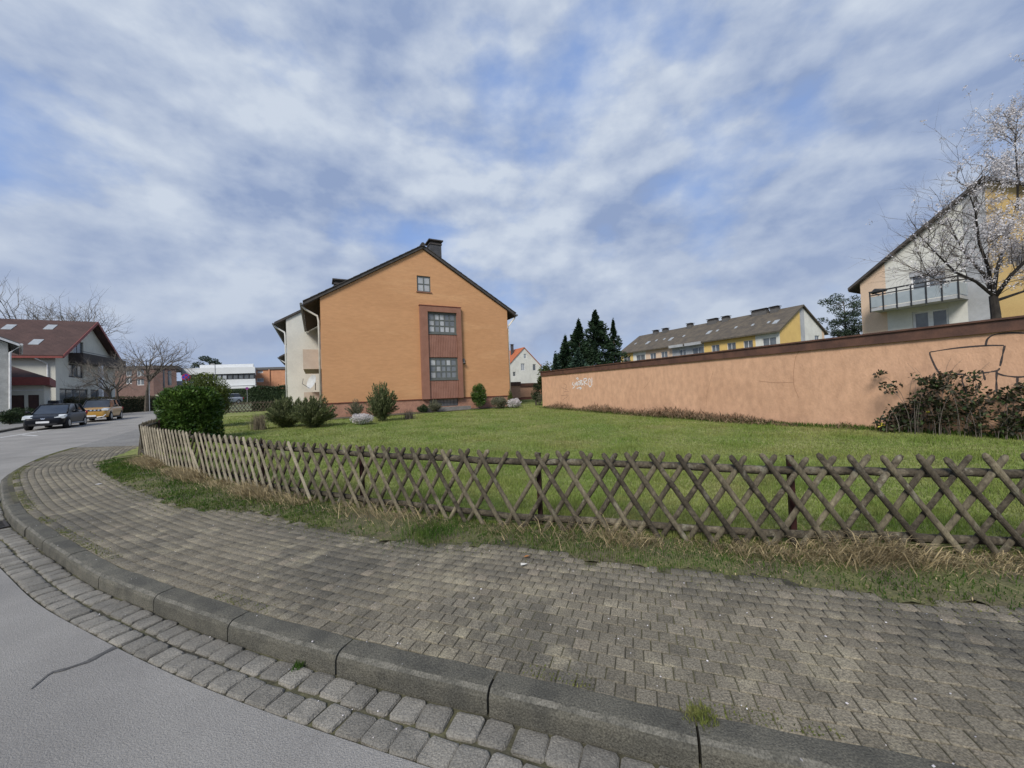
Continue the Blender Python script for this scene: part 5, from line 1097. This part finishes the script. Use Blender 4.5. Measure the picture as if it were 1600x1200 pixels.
for px, py, w, h, mt, n, lf, k, lump, sp, lab, nm in [
    (448, 668, 2.1, 1.15, m_olive, 7000, .11, 20, .32, 1.6, 'feathery olive juniper, left of a pair on the lawn', 'juniper'),
    (490, 668, 2.1, 1.15, m_olive, 8000, .11, 22, .32, 1.4, 'feathery olive juniper, right of a pair on the lawn', 'juniper'),
    (597, 659, 1.6, 1.55, m_olive, 8000, .1, 22, .3, 1.8, 'upright spiky green juniper in front of the orange wall', 'juniper'),
    (745, 639, 1.2, 1.72, m_laurel, 6000, .075, 30, .36, 0, 'rounded dark green evergreen shrub right of the stair bay', 'evergreen_shrub'),
    (542, 643, 1.15, .95, m_greygr, 3000, .08, 16, .36, 1.0, 'wispy grey-green bush at the left foot of the orange gable', 'grey_shrub'),
    (657, 640, .95, .75, m_greygr, 2400, .07, 14, .36, 1.0, 'small grey-green shrub left of the basement window', 'grey_shrub'),
    (780, 639, 1.3, .82, m_greygr, 3000, .07, 16, .36, .8, 'grey-green shrub at the right corner of the orange house', 'grey_shrub'),
    (566, 664, 1.25, .52, m_white_fl, 4200, .045, 26, .3, .5, 'low white-flowering bush beside the spiky juniper', 'flowering_bush'),
    (803, 638, 1.2, .62, m_white_fl, 2600, .06, 20, .3, .5, 'white-flowering bush at the corner of the orange house', 'flowering_bush'),
    (626, 638, .8, .5, m_dkhedge, 1500, .07, 10, .4, 0, 'small dark shrub between juniper and grey shrub', 'dark_shrub'),
    (795, 636, .45, 1.1, m_yg, 1200, .06, 10, .4, 1.0, 'slim yellow-green shrub against the house corner', 'yellow_shrub'),
    (838, 634, .8, 1.6, m_dkhedge, 1600, .07, 12, .4, 0, 'dark shrub beside the end of the garage wall', 'dark_shrub'),
    (843, 634, .55, .9, m_greygr, 1200, .06, 10, .4, .5, 'grey-green shrub at the foot of the garage wall end', 'grey_shrub')]:
    b = gp(px, py); rel = np.array(b[:2])-HO.o
    if 0 < rel@HO.d < 12.2 and rel@HO.n > -.75: dd_ = HO.n*(rel@HO.n+.75); b.x -= dd_[0]; b.y -= dd_[1]; b.z = LZ(b.x, b.y)
    if sp > .9: feathery(nm, lab, b, w, h, mt, 210 if sp > 1.2 else 100, 75 if sp > 1.2 else 40, lf*1.15, spike=.3 if sp > 1.2 else .15); continue
    bush(nm, lab, b, w, h, mt, n, lf, k, lump, spiky=sp, aspect=.2 if sp > 1.2 else .5, spread=.55 if sp > 1.2 else .9)
    if mt is m_white_fl: 
        P, D = ell(500, (b.x, b.y, b.z+h*.35), (w*.4, w*.4, h*.4)); P[:, 2] = np.maximum(P[:, 2], b.z+.02); leaves('green_leaves', P, .05, m_laurel, bpy.data.objects[[o.name for o in bpy.data.objects if o.get('label') == lab][0]])
def tuft_plant(px, py, n, w, h, label, mat=m_greygr):
    b = gp(px, py); t = thing('dry_tuft', b, label, 'plant'); P = np.array(b)+np.column_stack([rng.normal(0, w*.22, n), rng.normal(0, w*.22, n), np.zeros(n)])
    blades('dry_stems', P, rng.uniform(h*.4, h, n), .016, mat, t, lean=.3)
tuft_plant(405, 672, 420, .6, .85, 'dry tan ornamental grass tuft on the lawn near the junipers', M('dry_tuft_straw', (.24, .2, .135), (.17, .145, .1), scale=5, rndv=.35, fine=0, leaf=.2))
tuft_plant(640, 655, 160, .5, .6, 'sparse dry rose stems in front of the stair bay', m_twig)
m_bed2 = M('planting_bed_soil', (.07, .06, .045), (.1, .085, .06), scale=4, rough=1)
bedp = [HO.p(u, v, 0)[:2] for u, v in [(-.4, -1.3), (2, -1.15), (4.2, -1.3), (6, -1.0), (8, -1.2), (10.5, -1.0), (12.2, -.9), (12.2, .0), (-.4, .0)]]
sheet('planting_bed', bedp, lambda x, y: LZ(x, y)+.03, m_bed2, .5)

# brown brush heaped along the garage wall, and the bramble
def brush():
    px = np.concatenate([rng.uniform(855, 1255, 5200), rng.uniform(1300, 1345, 300)]); env = np.interp(px, [850, 875, 890, 905, 930, 960, 985, 1010, 1040, 1060, 1100, 1135, 1165, 1190, 1230, 1255, 1300, 1320, 1345], [.05, .32, .3, .12, .34, .3, .2, .24, .36, .36, .24, .2, .22, .14, .07, .03, .02, .14, .02])
    us = np.array([WF.on(x, 640)[0] for x in px]); vv = -np.abs(rng.normal(.05, .22, len(px)))-.02; P = np.array([WF.p(u, v, 0) for u, v in zip(us, vv)]); P[:, 2] = lz_np(P[:, :2])+rng.random(len(px))*env*np.exp(-np.abs(vv)/.4)*1.25
    b = blades('dry_brush', P, rng.uniform(.1, .34, len(P))*np.clip(env*4, .35, 1.2), .016, m_brush, lean=.8, flop=.8); tag(b, 'brown dead brush heaped along the foot of the salmon garage wall', 'dead brush', kind='stuff')
    P = np.array([WF.p(u, v, 0) for u, v in zip(rng.uniform(.2, 21, 7000), -np.abs(rng.normal(.02, .16, 7000))-.01)]); P[:, 2] = lz_np(P[:, :2])
    b = blades('long_grass', P, rng.uniform(.06, .17, len(P)), .014, m_grass_deep, lean=.5); tag(b, 'longer dark grass left standing along the garage wall', 'grass', kind='stuff')
brush()
def bramble():
    b = Vector(WF.p(*[WF.on(1480, 690)[0], -.45], 0)); b.z = LZ(b.x, b.y); t = thing('bramble_bush', b, 'dark tangled bramble bush growing against the graffitied wall', 'bush'); cz = MB(); P, D = [], []
    for px, hgt, n in ((1395, .4, 3), (1405, .6, 4), (1418, .95, 5), (1425, 1.2, 6), (1445, 1.4, 8), (1465, 1.5, 9), (1490, 1.35, 7), (1510, 1.2, 7), (1530, 1.35, 8), (1555, 1.05, 6), (1580, .95, 7), (1605, 1.0, 7)):
        u0 = WF.on(px, 680)[0]
        for k in range(n):
            h = hgt*1.15*rnd.uniform(.35, 1.1); lean = rnd.uniform(-.35, .4); v0 = -rnd.uniform(.15, .6); u0_ = u0+rnd.uniform(-.2, .2); p0 = Vector(WF.p(u0_, v0, 0)); p0.z = LZ(p0.x, p0.y)-.03; pts = []
            for s in np.linspace(0, 1, 7):
                q_ = Vector(WF.p(u0_+lean*s*s*1.6, min(-.05, v0+.12*s), 0)); pts.append(Vector((q_.x, q_.y, p0.z+h*(1.5*s-.55*s*s))))
            cz.tube(pts, [.006, .006, .005, .005, .004, .003, .002], 4)
            for c in pts[1:]:
                m = rnd.choice((0, 0, 0, 10, 22)); p, d = ell(m, c, (.15, .13, .1), .5); P.append(p); D.append(d)
    P = np.concatenate(P); P[:, 2] = np.maximum(P[:, 2], b.z-.02); rel = (P[:, :2]-WF.o)@WF.n; P[:, :2] -= WF.n*np.maximum(rel+.03, 0)[:, None]
    leaves('foliage', P, .085, m_bramble, t, .6, np.concatenate(D)); cz.build('canes', m_twig, t)
    Q = P[rng.choice(len(P), 14)]; leaves('yellow_leaves', Q, .09, M('yellow_leaf', (.5, .42, .05), fine=0), t, .7)
bramble()

# conifers beyond the garages
def conifer(px, ytop, Y, wpx, mat, label, n=5200, leaf=.34, tip=.0, base_py=600, group='conifers beyond the garage wall'):
    top = at_depth(px, ytop, Y); b = Vector((top.x, top.y, G(top.x, Y)-.05)); H = top.z-b.z; R = wpx/FPX*Y/2; t = thing('conifer_tree', b, label, 'tree', group)
    P, D = [], []; k = 170
    for i in range(k):
        z = (i+rnd.random())/k; z = .06+.94*z; a = rnd.uniform(0, 6.28); r = R*2.25*((1-z)**1.05*.95+.005)*rnd.uniform(.35, 1.15); m = n//k; s = np.sqrt(rng.random(m)); c = np.column_stack([np.cos(a)*r*s, np.sin(a)*r*s, H*z-.22*r*s+rng.normal(0, .12, m)])
        c[:, :2] += rng.normal(0, .2, (m, 2))*(R/1.6)*(1.08-z); P.append(np.array(b)+c); D.append(np.tile([math.cos(a), math.sin(a), .25], (m, 1)))
    leaves('crown', np.concatenate(P), leaf, mat, t, .42, np.concatenate(D), .55); MB().tube([b, b+Vector((0, 0, H*.5)), b+Vector((0, 0, H*.97))], [.18, .1, .02], 7).build('trunk', m_bark, t)
conifer(930, 488, 37, 92, m_conif, 'tallest dark conifer, in the middle of the group behind the garage wall', 15000, .27)
conifer(904, 503, 36, 80, m_conif, 'dark conifer just left of the tallest one', 12000, .26)
conifer(958, 502, 39, 44, m_conif, 'slim spruce with a pointed tip, right end of the conifer group', 8000, .24)
conifer(883, 528, 35, 50, m_conif, 'shorter dark conifer on the left of the group', 7000, .25)
conifer(868, 556, 34, 34, m_conif_b, 'low conifer near the left end of the group', 3000, .3)
conifer(903, 548, 33, 62, m_conif_b, 'low blue-green conifer in front of the tall dark ones', 5000, .3)
q = at_depth(856, 600, 36); q.z = G(q.x, q.y); bush('leafy_shrub', 'broad green shrub at the far end of the garage wall', q, 2.4, 3.6, M('mid_green_leaf', (.05, .075, .02), (.08, .1, .03), rndv=.35, fine=0, leaf=.2), 4000, .14, 24, .3)
def pine(px, ytop, Y, wpx, label, n=6000, hcrown=.5, mat=m_pine):
    top = at_depth(px, ytop, Y); b = Vector((top.x, top.y, G(top.x, Y)-.05)); H = top.z-b.z; R = wpx/FPX*Y/2; t = thing('pine_tree', b, label, 'tree'); P, D = [], []; mb = MB()
    mb.tube([b, b+Vector((.1, 0, H*.5)), b+Vector((0, 0, H*.93))], [.25, .18, .05], 7)
    for i in range(46):
        z = 1-hcrown*rnd.random()**.9; a = rnd.uniform(0, 6.28); r = R*rnd.uniform(.3, 1)*math.sin(math.pi*min(1, (1.04-z)/hcrown*.75+.12)); c = (b.x+math.cos(a)*r, b.y+math.sin(a)*r, b.z+H*z); p, d = ell(n//46, c, (R*.26, R*.26, R*.14), .6); P.append(p); D.append(d+[0, 0, .4])
        mb.tube([b+Vector((0, 0, H*(z-.08))), Vector(c)], [.06, .02], 4)
    mb.build('trunk', m_bark, t); leaves('crown', np.concatenate(P), .36*Y/70, mat, t, .35, np.concatenate(D))
pine(1318, 462, 74, 72, 'grey-green pine with a flat open crown right of the yellow block')
pine(328, 560, 110, 58, 'distant pine top above the roof of the white modern block', 6000, .85)

# bare trees
def grow(mbs, p, d, L, r, lvl, mx, kids, spread, up, tips, wob=.16):
    n = 5 if lvl < 2 else 4; pts = [p]; dd = d.copy()
    for i in range(n-1):
        wb = wob if lvl else wob*.3; dd = (dd+Vector((rnd.gauss(0, wb), rnd.gauss(0, wb), rnd.gauss(0, wb)+up))).normalized(); pts.append(pts[-1]+dd*L/(n-1))
    e = .45 if lvl < mx else .3
    mbs[0 if lvl < 2 else 1].tube(pts, [r*(1-(1-e)*i/(n-1)) for i in range(n)], 7 if lvl == 0 else 5 if lvl == 1 else 3, False)
    if lvl >= mx-1: tips.extend(pts[1:])
    if lvl < mx:
        for i in range(kids[lvl]):
            s = rnd.uniform(.35, 1.0) if lvl else rnd.uniform(.72, 1.0); j = min(int(s*(n-1)), n-2); q_ = pts[j].lerp(pts[j+1], s*(n-1)-j); a = rnd.uniform(0, 6.28); ax = dd.orthogonal().normalized(); ax.rotate(Matrix.Rotation(a, 3, dd)); sp = spread*rnd.uniform(.6, 1.25)
            nd = (dd*math.cos(sp)+ax*math.sin(sp)).normalized(); grow(mbs, q_, nd, L*rnd.uniform(.55, .82)*(1 if lvl else .95), r*(.42 if lvl == 0 else .5), lvl+1, mx, kids, spread, up, tips, wob)
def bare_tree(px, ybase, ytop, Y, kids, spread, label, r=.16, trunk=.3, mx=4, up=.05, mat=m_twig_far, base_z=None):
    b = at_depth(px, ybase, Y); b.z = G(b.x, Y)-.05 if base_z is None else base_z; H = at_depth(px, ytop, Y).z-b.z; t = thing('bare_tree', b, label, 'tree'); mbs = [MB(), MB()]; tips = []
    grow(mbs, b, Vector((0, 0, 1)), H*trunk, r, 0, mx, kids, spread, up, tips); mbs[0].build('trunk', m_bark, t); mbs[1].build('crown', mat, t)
bare_tree(228, 630, 482, 42, (8, 5, 4, 3), .72, 'vase-shaped leafless tree in front of the brick block', .2, .36, 4, .02)
bare_tree(172, 630, 508, 36, (7, 6, 4, 4), .8, 'dense leafless tree in front of the balcony gable', .13, .3, 4, .02)
bare_tree(187, 630, 498, 39, (6, 5, 4, 3), .6, 'leafless tree between balcony gable and vase-shaped tree', .14, .3, 4, .05)
bare_tree(92, 630, 462, 72, (11, 6, 4, 3), .8, 'large leafless tree rising above the ridge of the red-brown roof', .35, .5, 4, .05)
# left hedges and bushes
q = at_depth(112, 600, 37.5); hf = Fr(q.x, q.y, 75); hedge('hedge', 'brownish clipped hedge behind the golden car', hf, 9.5, 1.3, G(q.x, q.y)-.1, 1.75, M('winter_hedge', (.06, .06, .03), (.085, .07, .045), scale=3, rndv=.4, fine=0, leaf=.1), 6000, .14)
q = at_depth(206, 600, 52); hf = Fr(q.x, q.y, 40); hedge('hedge', 'low dark hedge at the foot of the brick block', hf, 6.5, 1.2, G(q.x, q.y)-.1, 1.1, m_dkhedge, 3000, .16)
q = at_depth(15, 600, 27.5); q.z = G(q.x, q.y)-.05; bush('low_shrub', 'low dark shrub before the garages at the left edge', q, 2.2, 1.05, m_dkhedge, 2500, .1)
q = at_depth(38, 600, 29); q.z = G(q.x, q.y)-.05; bush('low_shrub', 'low dark shrub behind the black hatchback', q, 2.4, 1.15, m_dkhedge, 2500, .1)
q = at_depth(372, 600, 66); hf = Fr(q.x-3, q.y, 8); hedge('hedge', 'tall green hedge under the canopy of the white modern block', hf, 5.2, 1.2, G(q.x, q.y)-.1, 2.2, M('far_hedge', (.045, .07, .03), rndv=.35, fine=0), 2500, .2)

# blossoming tree beyond the wall on the right
def blossom_tree():
    Y = 12.5; b = at_depth(1556, 600, Y); b.z = .3; t = thing('blossom_tree', b, 'white-blossoming tree leaning over the garage wall at the right edge', 'tree'); mbs = [MB(), MB()]; tips = []
    def W(px, py, dy=0): return at_depth(px, py, Y+dy)
    mbs[0].tube([b, W(1558, 540), W(1556, 492), W(1552, 462)], [.16, .13, .115, .1], 9, False)
    limbs = [([(1552, 462, 0), (1525, 440, -.3), (1492, 425, -.7), (1462, 395, -1.0), (1440, 372, -1.2)], .075), ([(1552, 462, 0), (1538, 430, .2), (1512, 402, .4), (1494, 372, .4), (1480, 340, .2)], .085), ([(1550, 458, 0), (1545, 420, -.4), (1530, 380, -.9), (1524, 330, -1.2), (1510, 290, -1.4)], .08),
             ([(1552, 462, 0), (1558, 420, .5), (1575, 370, .9), (1590, 310, 1.2), (1594, 262, 1.3)], .09), ([(1554, 465, 0), (1580, 430, -.6), (1620, 390, -1.1), (1660, 330, -1.4), (1680, 250, -1.6)], .09), ([(1556, 470, 0), (1600, 455, .4), (1650, 430, .6), (1700, 390, .8)], .07), ([(1590, 330, 1.2), (1590, 275, .9), (1586, 225, .6), (1589, 190, .5)], .045), ([(1520, 435, -.4), (1470, 440, -1), (1430, 420, -1.5)], .03)]
    for pts, r in limbs:
        P = [W(*p) for p in pts]; n = len(P); mbs[0].tube(P, [r*.72*(1-.86*i/(n-1)) for i in range(n)], 7, False); grow(mbs, P[-1], (P[-1]-P[-2]).normalized(), 1.2, r*.1, 2, 4, (0, 0, 5, 4), .6, .03, tips, .12)
        for i in range(n-1):
            for k in range(6 if i else 2):
                q_ = P[i].lerp(P[i+1], rnd.random()); d0 = (P[i+1]-P[i]).normalized(); ax = d0.orthogonal().normalized(); ax.rotate(Matrix.Rotation(rnd.uniform(0, 6.28), 3, d0)); d = (d0*.75+ax*.75+Vector((0, 0, .1))).normalized()
                grow(mbs, q_, d, rnd.uniform(.55, 1.1), .013, 2, 4, (0, 0, 5, 4), .65, .02, tips, .14)
    mbs[0].build('trunk', M('dark_bark', (.035, .03, .026), (.055, .048, .04), scale=6, rough=.95, bump=.4), t); mbs[1].build('crown', m_twig, t)
    T = np.array([tuple(p) for p in tips]); pr = np.array([project(p)[0] for p in T]); keep = rng.random(len(T)) < np.interp(pr, [1380, 1470, 1530, 1580, 1620], [.02, .06, .2, .65, .9]); T = T[keep]
    P = np.repeat(T, 8, 0)+rng.normal(0, .04, (len(T)*8, 3)); leaves('blossom', P, .045, m_white_fl, t, .8)
blossom_tree()

# ================================================================== litter and fallen petals
def litter(px, py, pts, mat, label, name, cat, h=.012, dz=.004):
    c = gnd(px, py); mb = MB(); n = len(pts); mb.add([(c.x+a, c.y+b, c.z+dz+h*(.3+.7*((i*7) % 3)/2)) for i, (a, b) in enumerate(pts)]+[(c.x, c.y, c.z+dz+h)], [(i, (i+1) % n, n) for i in range(n)]); tag(mb.build(name, mat, None, tuple(c)), label, cat)
litter(819, 884, [(-.03, -.012), (0, -.02), (.03, -.01), (.027, .015), (-.006, .02), (-.03, .009)], M('dirty_paper', (.5, .49, .45), rough=.9, fine=.1), 'crumpled white paper scrap on the brick pavement', 'paper_scrap', 'litter', .02)
litter(823, 871, [(-.03, 0), (-.01, -.018), (.03, -.008), (.035, .01), (0, .022)], M('orange_leaf', (.4, .17, .05), fine=0), 'orange fallen leaf lying just beyond the paper scrap', 'fallen_leaf', 'leaf', .015)
litter(153, 757, [(-.05, -.02), (.05, -.03), (.06, .03), (-.04, .03)], m_frw, 'white scrap on the pavement near the fence end', 'paper_scrap', 'litter', .01)
def petals():
    i = rng.integers(60, ie, 1500); o = rng.uniform(-.33, 2.6, 1500); P = K[i]+KN[i]*o[:, None]; Z = np.array([G(a, b) for a, b in P])+np.where(o < 0, -.113, .008); ok = np.hypot(P[:, 0], P[:, 1]) < 9
    P = np.column_stack([P, Z])[ok]; n = len(P); a = rng.uniform(0, 6.28, n); s = rng.uniform(.0025, .006, n)*rng.choice([1, 1, 1, 1.5], n); d = np.column_stack([np.cos(a)*s, np.sin(a)*s, np.zeros(n)]); e = np.column_stack([-np.sin(a)*s*.7, np.cos(a)*s*.7, np.full(n, .002)])
    V = np.stack([P-d, P+e, P+d, P-e], 1); b = link('petals', np_mesh('petals', V, np.arange(n*4).reshape(n, 4), m_white_fl)); tag(b, 'tiny white petals scattered over pavement, kerb and gutter', 'petals', kind='stuff')
petals()
